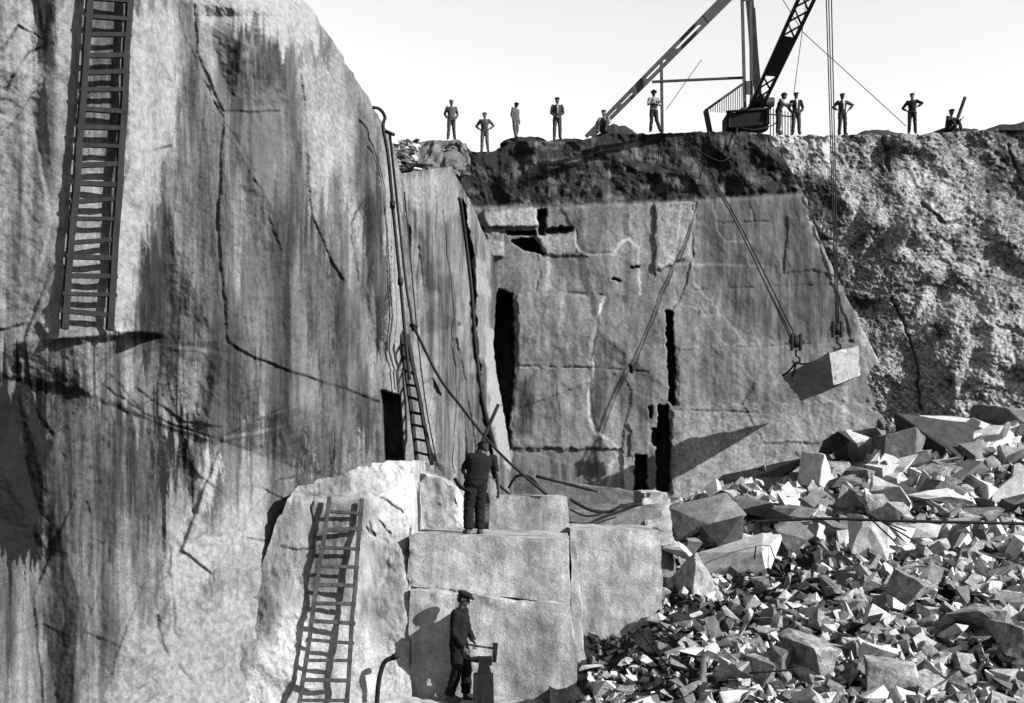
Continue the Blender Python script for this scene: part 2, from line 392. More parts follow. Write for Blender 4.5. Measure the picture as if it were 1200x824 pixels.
cr = [([(207, 0), (222, 55), (240, 95), (262, 140), (290, 185), (330, 300)], 1.4), ([(100, 588), (104, 604), (108, 622)], 2.2), ([(176, 540), (174, 590), (173, 622)], 1.4),
      ([(184, 722), (188, 745), (200, 772), (225, 795)], 2.8), ([(198, 640), (200, 680), (206, 740), (222, 768)], 2.0),
      ([(0, 60), (20, 30), (45, 42), (62, 52), (30, 62), (5, 105)], 2.2), ([(120, 452), (180, 490), (250, 514)], 1.0), ([(262, 512), (330, 480), (370, 470)], .8), ([(330, 562), (360, 556), (400, 548)], 1.6), ([(428, 228), (412, 262), (418, 330)], .8), ([(290, 630), (345, 640), (345, 720), (300, 700)], .9)]
lp = 14.35+.0075*(PX-75)+(385-PY)*.00025
fr_ = sstep(35, 70, PX)*sstep(200, 165, PX)*sstep(397, 388, PY)
Y = Y*(1-fr_)+fr_*np.clip(Y, lp+.11, lp+.2+.04*fbm(X_*2, Y_*2, Z_*2, 3))
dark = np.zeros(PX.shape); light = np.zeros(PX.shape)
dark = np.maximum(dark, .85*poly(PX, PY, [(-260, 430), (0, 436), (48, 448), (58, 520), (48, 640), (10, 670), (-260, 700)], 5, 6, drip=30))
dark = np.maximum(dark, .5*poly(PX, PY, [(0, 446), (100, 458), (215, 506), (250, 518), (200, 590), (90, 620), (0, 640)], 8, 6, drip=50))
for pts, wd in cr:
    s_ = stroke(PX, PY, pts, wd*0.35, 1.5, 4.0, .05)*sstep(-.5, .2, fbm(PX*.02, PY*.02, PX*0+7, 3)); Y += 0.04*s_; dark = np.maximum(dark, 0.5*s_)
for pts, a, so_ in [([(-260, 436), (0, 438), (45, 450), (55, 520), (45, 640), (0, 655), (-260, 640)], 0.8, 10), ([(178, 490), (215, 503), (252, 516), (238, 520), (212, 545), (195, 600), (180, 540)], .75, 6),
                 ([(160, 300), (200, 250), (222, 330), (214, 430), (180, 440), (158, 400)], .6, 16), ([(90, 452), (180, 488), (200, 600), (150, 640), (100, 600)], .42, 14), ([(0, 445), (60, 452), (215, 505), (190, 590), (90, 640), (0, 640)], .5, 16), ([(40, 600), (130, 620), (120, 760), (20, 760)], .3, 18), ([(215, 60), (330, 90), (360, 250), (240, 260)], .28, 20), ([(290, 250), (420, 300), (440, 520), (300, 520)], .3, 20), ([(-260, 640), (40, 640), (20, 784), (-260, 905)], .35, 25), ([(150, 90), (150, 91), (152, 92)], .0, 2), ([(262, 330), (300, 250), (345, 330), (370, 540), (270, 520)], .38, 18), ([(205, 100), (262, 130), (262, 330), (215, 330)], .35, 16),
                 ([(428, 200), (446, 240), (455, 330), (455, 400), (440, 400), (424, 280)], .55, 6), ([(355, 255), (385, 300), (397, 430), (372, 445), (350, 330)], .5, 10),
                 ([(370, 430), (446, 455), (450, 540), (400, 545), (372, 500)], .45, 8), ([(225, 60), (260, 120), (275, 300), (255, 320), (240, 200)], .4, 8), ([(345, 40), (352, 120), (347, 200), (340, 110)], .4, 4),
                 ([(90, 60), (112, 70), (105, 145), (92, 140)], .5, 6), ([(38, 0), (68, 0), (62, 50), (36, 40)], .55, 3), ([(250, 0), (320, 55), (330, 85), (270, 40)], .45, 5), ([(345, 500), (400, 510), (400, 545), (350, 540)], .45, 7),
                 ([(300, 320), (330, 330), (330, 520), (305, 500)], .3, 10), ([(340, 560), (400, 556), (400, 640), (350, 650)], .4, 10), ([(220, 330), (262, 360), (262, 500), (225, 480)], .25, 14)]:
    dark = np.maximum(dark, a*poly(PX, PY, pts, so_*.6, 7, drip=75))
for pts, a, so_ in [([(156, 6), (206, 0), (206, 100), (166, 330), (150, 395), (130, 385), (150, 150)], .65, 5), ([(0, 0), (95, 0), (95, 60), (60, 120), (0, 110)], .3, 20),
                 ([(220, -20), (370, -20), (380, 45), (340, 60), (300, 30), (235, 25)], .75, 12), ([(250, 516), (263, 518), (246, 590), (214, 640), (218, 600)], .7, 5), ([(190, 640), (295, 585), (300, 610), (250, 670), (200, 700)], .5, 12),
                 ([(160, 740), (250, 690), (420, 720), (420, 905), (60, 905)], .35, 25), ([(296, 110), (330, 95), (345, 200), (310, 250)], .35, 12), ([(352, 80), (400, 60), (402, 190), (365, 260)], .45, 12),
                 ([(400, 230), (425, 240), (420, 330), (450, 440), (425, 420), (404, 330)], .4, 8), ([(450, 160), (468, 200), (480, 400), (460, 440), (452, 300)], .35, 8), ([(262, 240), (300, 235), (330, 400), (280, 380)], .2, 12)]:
    light = np.maximum(light, a*poly(PX, PY, pts, so_*.8, 6, drip=25))  # wedge by the ladder and diagonal ridge: sunlit brightness painted into the colour
P = project(PX, PY, Y)
# the face turns back behind its right edge
ext = [P]
for k in (0.4, 1.5, 4, 9, 16):
    e = P[:, -1:, :].copy(); e[..., 0] -= 0.10*k; e[..., 1] += k; e[..., 2] += 0.02*k; ext.append(e)
Pc = np.concatenate(ext, 1); pad = lambda a: np.concatenate([a]+[a[:, -1:]]*5, 1)
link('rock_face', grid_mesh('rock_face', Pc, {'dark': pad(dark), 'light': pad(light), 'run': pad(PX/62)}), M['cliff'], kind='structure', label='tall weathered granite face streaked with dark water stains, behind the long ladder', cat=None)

# ------------------------------------------------------------------ left rock face (rear part, receding to the corner)
nv, nu = 330, 130
py = np.linspace(196, 700, nv)
RB = [(190, 528), (200, 531), (240, 553), (300, 578), (330, 583), (400, 578), (440, 582), (480, 590), (545, 600), (600, 603), (700, 605)]
rb = np.interp(py, [p[0] for p in RB], [p[1] for p in RB]) + 1.5*fbm(py*0.07, py*0+4.1, py*0, 4)
PY = np.repeat(py[:, None], nu, 1)
lb = np.interp(py, [190, 230, 700], [455, 455, 455])
PX = lb[:, None]+(rb-lb)[:, None]*np.linspace(0, 1, nu)[None, :]
PY = PY + (np.interp(PX, [455, 467, 528, 560], [12, 8, -1, -1]))*np.clip(1-(PY-196)/60, 0, 1)
ctrl = [(430, 150, 21.9), (430, 720, 21.9), (467, 205, 22.6), (470, 400, 22.2), (480, 720, 22.4), (500, 260, 24.4), (530, 190, 26.5), (505, 360, 23.8), (510, 540, 23.6), (520, 300, 26.5), (550, 240, 29.5), (530, 450, 25.6), (545, 380, 27.5),
        (548, 560, 27.0), (560, 300, 30.5), (560, 480, 29.2), (580, 300, 33), (572, 400, 32.3), (585, 440, 34), (600, 545, 35.5), (575, 545, 31), (620, 190, 37), (620, 720, 37), (560, 720, 29)]
Y = tri_interp(PX, PY, ctrl)
X_, Y_, Z_ = world(project(PX, PY, Y))
Y += trif(PX, PY, 70, 0.7, 15, 450, 610, 180, 710, .2)+facets(PX, PY, 26, 0.15, 0.1, 16, 450, 610, 190, 700, 20, 110, .05, -.12) + 0.05*fbm(X_*3, Y_*1.0, Z_*1.0, 4)
dark = np.zeros(PX.shape); light = np.zeros(PX.shape)
s_ = stroke(PX, PY, [(540, 235), (552, 300), (556, 400), (566, 480), (580, 560)], 1.5, 1.5, 3); Y += 0.9*s_; dark = np.maximum(dark, .8*s_)
for pts, a, so_ in [([(505, 300), (535, 330), (545, 480), (520, 470)], .4, 8), ([(545, 400), (562, 470), (560, 540), (540, 500)], .35, 6), ([(478, 240), (500, 280), (520, 350), (500, 340)], .5, 5)]:
    dark = np.maximum(dark, a*poly(PX, PY, pts, so_, 7))
for pts, a, so_ in [([(566, 380), (580, 390), (583, 440), (596, 520), (600, 550), (590, 545), (574, 480)], .85, 2), ([(470, 210), (528, 198), (545, 240), (520, 260), (480, 240)], .35, 6),
                 ([(552, 310), (575, 330), (575, 350), (560, 345)], .7, 3), ([(470, 400), (500, 420), (512, 540), (485, 540)], .45, 6), ([(555, 300), (572, 310), (574, 420), (560, 420)], .4, 4)]:
    light = np.maximum(light, a*poly(PX, PY, pts, so_, 3))
P = project(PX, PY, Y); ext = [P]
for k in (0.4, 1.5, 4, 8):
    e = P[:, -1:, :].copy(); e[..., 0] -= 0.25*k; e[..., 1] += k; ext.append(e)
Pc = np.concatenate(ext, 1); pad4 = lambda a: np.concatenate([a]+[a[:, -1:]]*4, 1)
top = Pc[:1].copy(); top[..., 0] -= 3; top[..., 1] += 2.5; top[..., 2] += 0.2
Pc = np.concatenate([top, Pc], 0); pr = lambda a: np.concatenate([pad4(a)[:1], pad4(a)], 0)
link('rear_rock_face', grid_mesh('rear_rock_face', Pc, {'dark': pr(dark), 'light': pr(light), 'run': pr(PX/18)}), M['cliff'], kind='structure')

# ------------------------------------------------------------------ back wall of the pit
RIM = [(380, 180), (455, 176), (484, 168), (500, 165), (540, 165), (547, 172), (552, 178), (578, 178), (588, 172), (600, 166), (640, 165), (680, 166), (700, 158), (720, 156), (745, 157), (790, 156), (830, 154), (870, 155), (905, 158), (945, 159), (1000, 158), (1040, 158), (1090, 157), (1130, 154), (1160, 152), (1200, 148), (1300, 140), (1450, 150)]
def rim(px): return np.interp(px, [p[0] for p in RIM], [p[1] for p in RIM])
nv, nu = 330, 460
v = np.linspace(0, 1, nv)
ye = 158+v*(660-158)
R_ = np.interp(ye, [150, 158, 230, 260, 340, 400, 505, 620, 700], [900, 903, 944, 952, 988, 1018, 1072, 1120, 1150]) + 1.6*fbm(v*30, v*0+2, v*0, 3)
PX = 400+(R_[:, None]-400)*np.linspace(0, 1, nu)[None, :]
tp = rim(PX)+1.6*fbm(PX*0.09, PX*0, PX*0+5, 4)
PY = tp*(1-v[:, None])+v[:, None]*660
line = np.interp(PX, [400, 555, 640, 700, 760, 850, 930, 960], [205, 242, 243, 238, 237, 233, 228, 226])+1.5*fbm(PX*.07, PX*0, PX*0+8, 4)
Y = 40.3-(PY-240)*0.0035
X_, Y_, Z_ = world(project(PX, PY, Y+0))
up = sstep(3, -3, PY-line)
Y = Y + up*(0.9+(line-PY)*0.012)                                # weathered top bench set back from the cut face
rough = fbm(X_*0.8, Y_*0.8, Z_*0.8, 5, 0.6)
Y += up*(0.3*rough+0.9*trif(PX, PY, 200, 0.5, 31, 380, 1160, 140, 300, 1.2)) + (1-up)*(0.05*rough)
Y += (1-up)*(trif(PX, PY, 70, 0.14, 21, 380, 1160, 100, 700, .8) + facets(PX, PY, 24, 0.035, 0.01, 22, 540, 1100, 230, 620, 90, 70, .05) + 0.015*fbm(X_*3, Y_*3, Z_*2, 4, .6))
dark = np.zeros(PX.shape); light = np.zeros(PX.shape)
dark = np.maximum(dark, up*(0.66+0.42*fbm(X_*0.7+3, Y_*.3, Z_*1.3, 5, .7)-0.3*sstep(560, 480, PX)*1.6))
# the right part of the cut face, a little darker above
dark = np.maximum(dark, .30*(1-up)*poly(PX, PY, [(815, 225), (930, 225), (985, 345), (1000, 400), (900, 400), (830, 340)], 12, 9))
# slots: drilled and broken-out clefts
for pts, dp, so_ in [([(577, 338), (600, 345), (603, 430), (596, 500), (598, 560), (588, 560), (584, 440), (574, 420)], 3.0, 1.4), ([(781, 364), (787, 364), (791, 430), (790, 474), (784, 470), (783, 420)], 1.6, 1.0), ([(771, 476), (783, 475), (785, 520), (784, 577), (770, 577), (769, 520)], 2.2, 1.0),
                 ([(744, 534), (757, 534), (758, 577), (744, 577)], 2.0, 1.0), ([(764, 502), (769, 502), (770, 523), (765, 522)], 1.0, 1.0), ([(760, 476), (764, 476), (764, 490), (761, 490)], .7, 1.0),
                 ([(559, 262), (567, 268), (567, 302), (559, 300)], 1.8, 1.4), ([(600, 283), (625, 279), (640, 298), (612, 292)], 1.4, 1.2), ([(592, 270), (628, 272), (627, 276), (594, 275)], .7, 1.0), ([(629, 246), (640, 246), (638, 276), (632, 276)], .9, 1.2), ([(640, 268), (672, 266), (670, 272), (640, 275)], .5, 1.2),
                 ([(717, 327), (728, 327), (728, 329), (717, 329)], .4, .8), ([(738, 313), (748, 313), (748, 315), (738, 315)], .4, .8), ([(737, 429), (740, 429), (740, 437), (737, 437)], .4, .8)]:
    s_ = poly(PX, PY, pts, so_, 2.0, 0.12); Y += dp*s_; dark = np.maximum(dark, 0.5*s_)  # shade inside the clefts is also painted into the colour
# panels standing proud / set back (joints)
for pts, dp in [([(606, 345), (700, 345), (705, 365), (693, 430), (606, 430)], -.22), ([(606, 430), (693, 430), (690, 490), (716, 525), (600, 525)], -.10), ([(598, 527), (730, 527), (730, 600), (598, 600)], .25),
                ([(565, 245), (628, 245), (630, 266), (570, 266)], -.5), ([(568, 272), (590, 276), (590, 300), (570, 302)], -.5), ([(628, 276), (674, 270), (676, 290), (690, 300), (640, 300)], -.25), ([(656, 242), (738, 240), (740, 268), (720, 296), (676, 296), (674, 270)], -.1),
                ([(768, 237), (815, 233), (808, 300), (766, 320)], -.3), ([(815, 232), (940, 228), (1000, 400), (880, 410), (812, 330)], .12), ([(787, 478), (1000, 470), (1060, 500), (1080, 600), (787, 600)], -.25), ([(795, 408), (1010, 395), (1020, 470), (795, 478)], -.12),
                ([(738, 495), (760, 495), (760, 533), (738, 533)], -.2)]:
    Y += dp*.45*poly(PX, PY, pts, 1.2, 2.5, 0.1)
for pts, wd, dp in [([(606, 344), (660, 343), (706, 345)], .5, .25), ([(606, 429), (700, 431), (760, 436)], .5, .25), ([(600, 526), (720, 527)], .5, .25), ([(815, 340), (900, 336), (985, 333)], .4, .2), ([(817, 262), (880, 260), (960, 258)], .4, .2), ([(787, 480), (900, 484), (1010, 487)], .4, .25),
                    ([(800, 410), (900, 405), (1000, 400)], .4, .15), ([(812, 236), (812, 300), (800, 345), (790, 362)], .4, .3), ([(676, 270), (676, 290), (690, 300)], .6, .3), ([(766, 240), (768, 300), (766, 325)], .5, .3), ([(630, 300), (632, 320), (628, 340)], .4, .25), ([(655, 430), (656, 520)], .4, .15), ([(876, 232), (885, 260), (880, 300)], .3, .1)]:
    s_ = stroke(PX, PY, pts, wd*.35, 1.2, 2.0)*sstep(-.3, .3, fbm(PX*.03, PY*.03, PX*0+5, 3)+.05); Y += dp*.28*s_; dark = np.maximum(dark, .28*s_)
s_ = stroke(PX, PY, [(708, 348), (699, 375), (692, 400), (694, 431), (690, 460), (691, 490), (697, 507), (716, 515), (722, 527), (731, 545), (735, 580)], 1.3, 1.2, 1.5); light = np.maximum(light, .95*s_)
for pts, a, wd in [([(722, 527), (738, 560), (735, 580)], .8, 4), ([(712, 575), (715, 545), (720, 540)], .5, 1.5), ([(720, 298), (725, 285), (738, 280), (748, 290), (750, 345)], .8, .8), ([(643, 300), (642, 345)], .45, 2), ([(658, 346), (658, 400)], .35, 2.5), ([(836, 240), (842, 270), (850, 283), (880, 283)], .5, .6),
                   ([(760, 310), (840, 310), (900, 312)], .35, .8), ([(606, 431), (690, 430)], .35, .8), ([(675, 272), (676, 290), (690, 299), (720, 297)], .4, .6), ([(990, 455), (992, 490)], .4, 3)]:
    light = np.maximum(light, a*stroke(PX, PY, pts, wd, 1.5, 2))
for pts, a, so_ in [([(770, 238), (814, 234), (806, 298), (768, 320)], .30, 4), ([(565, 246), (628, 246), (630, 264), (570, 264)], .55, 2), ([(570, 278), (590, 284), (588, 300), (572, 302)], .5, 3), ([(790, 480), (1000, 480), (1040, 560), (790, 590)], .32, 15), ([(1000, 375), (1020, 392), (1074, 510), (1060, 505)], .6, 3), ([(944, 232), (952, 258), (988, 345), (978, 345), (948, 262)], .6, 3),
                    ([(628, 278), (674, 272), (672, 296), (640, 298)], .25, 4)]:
    light = np.maximum(light, a*poly(PX, PY, pts, so_, 4))  # strips along the right edge: sunlit sides painted lighter
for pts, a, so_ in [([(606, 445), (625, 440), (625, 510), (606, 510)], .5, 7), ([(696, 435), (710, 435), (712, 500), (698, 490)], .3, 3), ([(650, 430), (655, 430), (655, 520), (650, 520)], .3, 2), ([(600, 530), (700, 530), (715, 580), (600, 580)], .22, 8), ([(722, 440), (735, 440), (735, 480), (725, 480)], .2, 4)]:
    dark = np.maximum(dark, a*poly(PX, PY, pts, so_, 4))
light = light+.16*(1-up)*np.clip(fbm(X_*0.5, Y_, Z_*0.35, 4), 0, 1)
P = project(PX, PY, Y); ext = [P]
for k in (0.3, 1.2, 3, 6):
    e = P[:, -1:, :].copy(); e[..., 0] -= -0.25*k; e[..., 1] += k; ext.append(e)
Pc = np.concatenate(ext, 1)
top = []
for k in (40, 8, 3, 1, 0.3):
    t_ = Pc[:1].copy(); t_[..., 1] += k; t_[..., 2] += -0.015*k; top.append(t_)
Pc = np.concatenate(top+[Pc], 0)
def pr5(a): a = pad4(a); return np.concatenate([a[:1]]*5+[a], 0)
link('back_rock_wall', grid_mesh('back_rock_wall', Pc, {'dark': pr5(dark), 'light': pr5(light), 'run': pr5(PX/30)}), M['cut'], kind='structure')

# ------------------------------------------------------------------ rough slope on the right
nv, nu = 400, 400
v = np.linspace(0, 1, nv); ye = 158+v*(640-158)
L_ = np.interp(ye, [150, 230, 340, 400, 505, 620, 700], [870, 905, 940, 970, 1020, 1060, 1090])
PX = L_[:, None]+(1420-L_[:, None])*(np.linspace(0, 1, nu)**1.25)[None, :]
tp = rim(PX)+2.2*fbm(PX*0.07, PX*0, PX*0+3, 4)
PY = tp*(1-v[:, None])+v[:, None]*640
t = np.clip((PY-150)/(500-150), 0, 1.4)
right = np.clip((PX-930)/270, 0, 2)
Y = 42.6-1.6*t-right*t*4.2-right*.3
X_, Y_, Z_ = world(project(PX, PY, Y))
Y += 0.5*fbm(X_*0.35, Y_*0.35, Z_*0.35, 3) + 0.05*ridged(X_*1.5, Y_*1.5, Z_*1.7, 4)-.2 + 0.055*fbm(X_*5, Y_*5, Z_*6, 3, .8)
Y += trif(PX, PY, 420, 0.28, 41, 860, 1430, 130, 660, 1.0)
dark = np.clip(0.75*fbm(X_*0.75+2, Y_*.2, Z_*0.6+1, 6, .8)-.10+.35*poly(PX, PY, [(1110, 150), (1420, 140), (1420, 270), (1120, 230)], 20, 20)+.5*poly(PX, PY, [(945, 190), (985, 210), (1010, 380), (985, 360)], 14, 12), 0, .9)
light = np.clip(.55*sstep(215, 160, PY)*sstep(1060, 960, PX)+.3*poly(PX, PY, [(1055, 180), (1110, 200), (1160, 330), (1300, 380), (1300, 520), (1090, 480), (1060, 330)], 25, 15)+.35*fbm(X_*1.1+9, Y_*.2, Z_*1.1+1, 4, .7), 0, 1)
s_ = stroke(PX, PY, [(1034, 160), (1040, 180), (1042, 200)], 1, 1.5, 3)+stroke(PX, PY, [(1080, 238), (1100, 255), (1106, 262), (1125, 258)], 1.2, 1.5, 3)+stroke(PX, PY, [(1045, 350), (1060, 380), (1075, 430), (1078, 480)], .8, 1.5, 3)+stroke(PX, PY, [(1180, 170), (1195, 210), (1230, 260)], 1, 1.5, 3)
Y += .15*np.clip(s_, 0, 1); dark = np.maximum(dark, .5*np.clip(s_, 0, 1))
P = project(PX, PY, Y); top = []
for k in (40, 8, 3, 1, 0.3):
    t_ = P[:1].copy(); t_[..., 1] += k; t_[..., 2] += -0.01*k; top.append(t_)
P = np.concatenate(top+[P], 0)
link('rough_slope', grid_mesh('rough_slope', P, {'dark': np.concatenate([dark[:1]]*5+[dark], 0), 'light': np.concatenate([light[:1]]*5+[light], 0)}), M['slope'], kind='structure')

# ------------------------------------------------------------------ ground sheets
def sheet(name, x0, x1, y0, y1, z, m, n=40, amp=0.15):
    xs = np.linspace(x0, x1, n); ys = np.linspace(y0, y1, n); XX, YY = np.meshgrid(xs, ys)
    Z = z+amp*fbm(XX*.3, YY*.3, XX*0, 3)
    link(name, grid_mesh(name, np.stack([XX, YY, Z], -1), flip=True), m, kind='structure')
sheet('ground', -1500, 1500, -1500, 1500, -6.5, M['floor'], 60, 0)
# rim plateau behind the pit edge, well below the eye line of its edge
def rimpoint(px, back=0.6, Y=43.0):
    return at(px, float(rim(px)), Y)
xs = np.linspace(-60, 60, 50); ys = np.array([46, 60, 90, 200, 600]); XX, YY = np.meshgrid(xs, ys)
link('plateau', grid_mesh('plateau', np.stack([XX, YY, 13.4+0*XX], -1), flip=True), M['floor'], kind='structure')
# pit floor between the benches and the back wall
xs = np.linspace(-4, 12, 120); ys = np.linspace(20.5, 43, 120); XX, YY = np.meshgrid(xs, ys)
Z = -0.75-0.35*sstep(26, 22, YY)+0.12*fbm(XX*.8, YY*.8, XX*0, 4)-1.5*sstep(7, 10, XX)*0
Z = Z-4*sstep(3.3, 4.2, XX)*sstep(27, 24, YY)-1.2*sstep(22.2, 21, YY)
link('pit_floor', grid_mesh('pit_floor', np.stack([XX, YY, Z], -1), flip=True), M['floor'], kind='structure')

# ------------------------------------------------------------------ stone bench left of the middle
nv, nu = 260, 240
PX = np.repeat(np.linspace(215, 484, nu)[None, :], nv, 0)
TB = [(215, 850), (235, 790), (265, 735), (300, 672), (325, 610), (335, 588), (345, 576), (370, 566), (400, 557), (425, 546), (445, 543), (484, 541)]
tp = np.interp(PX, [p[0] for p in TB], [p[1] for p in TB])+5*fbm(PX*.06, PX*0, PX*0+1, 5, .65)+sstep(400, 330, PX)*9*fbm(PX*.05, PX*0, PX*0+4, 4, .6)
v = np.linspace(0, 1, nv)[:, None]
PY = tp*(1-v)+v*930
ctrl = [(215, 500, 16.2), (215, 790, 15.75), (215, 930, 15.2), (262, 540, 16.6), (262, 930, 15.75), (300, 784, 16.3), (330, 600, 17.05), (345, 720, 16.7), (345, 930, 16.1), (400, 560, 17.9), (395, 650, 17.5), (430, 545, 18.2), (440, 600, 17.7), (484, 541, 18.6), (484, 600, 18.1), (480, 690, 17.55), (430, 740, 17.2), (484, 930, 17.1), (262, 740, 16.2), (400, 930, 16.6), (500, 520, 18.8), (260, 500, 16.8)]
Y = tri_interp(PX, PY, ctrl); X_, Y_, Z_ = world(project(PX, PY, Y))
Y += trif(PX, PY, 90, 0.13, 51, 205, 490, 530, 935, 1.0)+.07*fbm(X_*1.6, Y_*1.6, Z_*1.6, 5, .55)+.015*fbm(X_*9, Y_*9, Z_*9, 3)
tt = np.clip((PY-583)/249, 0, 1); lp = 17.25-1.1*tt+.004*(PX-386+36*tt)
fr_ = sstep(290, 350, PX)*sstep(455, 425, PX)*sstep(575, 590, PY)
Y = Y*(1-fr_)+fr_*np.clip(Y, lp+.09, lp+.13+.24*tt+.05*fbm(X_*2, Y_*2, Z_*2, 3))
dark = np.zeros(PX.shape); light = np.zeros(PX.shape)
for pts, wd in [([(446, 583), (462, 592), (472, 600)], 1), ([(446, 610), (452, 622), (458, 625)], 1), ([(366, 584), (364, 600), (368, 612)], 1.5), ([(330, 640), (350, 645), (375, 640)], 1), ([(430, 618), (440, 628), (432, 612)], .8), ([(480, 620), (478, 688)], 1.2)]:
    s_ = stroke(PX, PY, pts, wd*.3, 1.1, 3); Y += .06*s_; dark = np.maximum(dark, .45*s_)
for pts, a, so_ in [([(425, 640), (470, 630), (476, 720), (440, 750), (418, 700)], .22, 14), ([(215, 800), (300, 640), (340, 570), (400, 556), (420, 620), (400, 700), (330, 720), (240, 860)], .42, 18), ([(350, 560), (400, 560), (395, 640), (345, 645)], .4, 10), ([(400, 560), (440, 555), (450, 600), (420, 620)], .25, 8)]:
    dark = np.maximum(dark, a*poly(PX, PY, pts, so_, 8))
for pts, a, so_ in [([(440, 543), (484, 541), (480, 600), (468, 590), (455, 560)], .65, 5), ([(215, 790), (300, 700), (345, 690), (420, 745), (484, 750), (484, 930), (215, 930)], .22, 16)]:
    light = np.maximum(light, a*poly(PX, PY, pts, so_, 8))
P = project(PX, PY, Y); top = []
for k in (3.6, 1.6, .6, .15):
    t_ = P[:1].copy(); t_[..., 1] += k; t_[..., 2] += .012*k; top.append(t_)
rt = []
P = np.concatenate(top+[P], 0); d4 = lambda a: np.concatenate([a[:1]]*4+[a], 0)
for k in (.3, 1, 2.5):
    e = P[:, -1:, :].copy(); e[..., 1] += k; rt.append(e)
P = np.concatenate([P]+rt, 1); d3 = lambda a: np.concatenate([d4(a)]+[d4(a)[:, -1:]]*3, 1)
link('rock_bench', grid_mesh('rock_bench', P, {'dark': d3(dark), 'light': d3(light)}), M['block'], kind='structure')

# ------------------------------------------------------------------ hewn blocks
def hexa(front, back, n=26, amp=0.03, seed=0, chip=0.05, scale=1.6):
    """front/back: 4 corners each (bottom-left, bottom-right, top-right, top-left); subdivided box with chipped edges"""
    c = [Vector(p) for p in front]+[Vector(p) for p in back]
    def pt(u, v, w):
        a = c[0]*(1-u)*(1-v)+c[1]*u*(1-v)+c[2]*u*v+c[3]*(1-u)*v
        b = c[4]*(1-u)*(1-v)+c[5]*u*(1-v)+c[6]*u*v+c[7]*(1-u)*v
        return a*(1-w)+b*w
    V = []; idx = {}; Fc = []
    def vid(i, j, k):
        if (i, j, k) not in idx: idx[(i, j, k)] = len(V); V.append((i/n, j/n, k/n))
        return idx[(i, j, k)]
    for i in range(n):
        for j in range(n):
            Fc.append((vid(i, j, 0), vid(i+1, j, 0), vid(i+1, j+1, 0), vid(i, j+1, 0)))
            Fc.append((vid(i, j, n), vid(i, j+1, n), vid(i+1, j+1, n), vid(i+1, j, n)))
            Fc.append((vid(0, i, j), vid(0, i+1, j), vid(0, i+1, j+1), vid(0, i, j+1)))
            Fc.append((vid(n, i, j), vid(n, i, j+1), vid(n, i+1, j+1), vid(n, i+1, j)))
            Fc.append((vid(i, 0, j), vid(i, 0, j+1), vid(i+1, 0, j+1), vid(i+1, 0, j)))
            Fc.append((vid(i, n, j), vid(i+1, n, j), vid(i+1, n, j+1), vid(i, n, j+1)))
    cen = sum(c, Vector())/8
    A = np.array([pt(*q) for q in V]); uvw = np.array(V)
    e = np.sort(np.minimum(uvw, 1-uvw), axis=1)               # two smallest small = edge
    edge = np.exp(-(e[:, 1]*n/1.6)**2)
    x, y, z = A[:, 0]*scale+seed*3.3, A[:, 1]*scale, A[:, 2]*scale
    nx = fbm(x, y, z, 4, .55); ny = fbm(x+31, y, z, 4, .55); nz = fbm(x, y+17, z, 4, .55)
    D = np.stack([nx, ny, nz], -1)*amp
    inw = (np.array(cen)-A); inw /= np.linalg.norm(inw, axis=1)[:, None]+1e-6
    ch = chip*edge*(0.12+2.4*np.clip(fbm(x*2.2+5, y*2.2, z*2.2, 3)-.25, 0, 1))
    A = A+D+inw*ch[:, None]
    return A, Fc
def hewn(name, fr, depth, m, label, cat='stone block', n=26, amp=.03, seed=0, chip=.05, dx=0.0, dzt=0.0, kind=None, group=None):
    """fr: 4 pixel corners (px,py,Y) of the front face BL, BR, TR, TL"""
    f = [at(*p) for p in fr]; b = [p+Vector((dx, depth, dzt if i > 1 else 0)) for i, p in enumerate(f)]
    A, Fc = hexa(f, b, n, amp, seed, chip)
    base = Vector(A.mean(0)); base.z = A[:, 2].min()
    me = mesh_from(name, [Vector(a)-base for a in A], Fc, False)
    me.polygons.foreach_set('use_smooth', [True]*len(me.polygons))
    bm = bmesh.new(); bm.from_mesh(me); bmesh.ops.recalc_face_normals(bm, faces=bm.faces[:]); bm.to_mesh(me); bm.free()
    try: me.set_sharp_from_angle(angle=math.radians(38))
    except Exception: pass
    o = link(name, me, m, loc=base, label=label, cat=cat, kind=kind, group=group); return o
hewn('hewn_block', [(477, 687, 17.56), (668, 709, 17.56), (667, 632, 17.62), (479, 627, 17.62)], 2.6, M['block'], 'large squared granite block on which the man with bare arms stands', seed=1, n=46, amp=.025, chip=.03, dx=.1)
hewn('lower_rock', [(483, 930, 17.3), (690, 930, 17.1), (668, 711, 17.38), (480, 690, 17.42)], 2.5, M['block'], None, None, seed=2, n=50, amp=.05, chip=.04, kind='structure')
hewn('side_rock', [(669, 930, 17.9), (699, 930, 17.9), (674, 634, 18.4), (668, 634, 18.4)], 3.0, M['block'], None, None, seed=3, n=40, amp=.04, chip=.03, dx=.15, kind='structure')
hewn('granite_block', [(572, 640, 20.3), (669, 640, 20.3), (664, 582, 20.4), (574, 581, 20.4)], 1.9, M['block'], 'squared pale granite block lying behind the standing man, rope across its top', seed=4, n=30, amp=.02, chip=.04)
hewn('shelf_rock', [(478, 640, 19.8), (545, 640, 19.8), (536, 574, 19.9), (478, 545, 19.7)], 2.2, M['block'], None, None, seed=5, n=30, amp=.09, chip=.05, kind='structure')
hewn('granite_block', [(676, 765, 19.4), (778, 736, 19.4), (774, 622, 19.5), (668, 620, 19.5)], 2.3, M['block'], 'upright pale granite block with smooth front between the big bench and the dark rubble', seed=6, n=34, amp=.035, chip=.05)
hewn('granite_block', [(662, 640, 22.4), (776, 640, 22.4), (775, 592, 22.5), (664, 597, 22.5)], 2.6, M['rubble_grey'], 'low dark grey granite block behind the upright pale block, with hoses on top', seed=7, n=26, amp=.04, chip=.06)
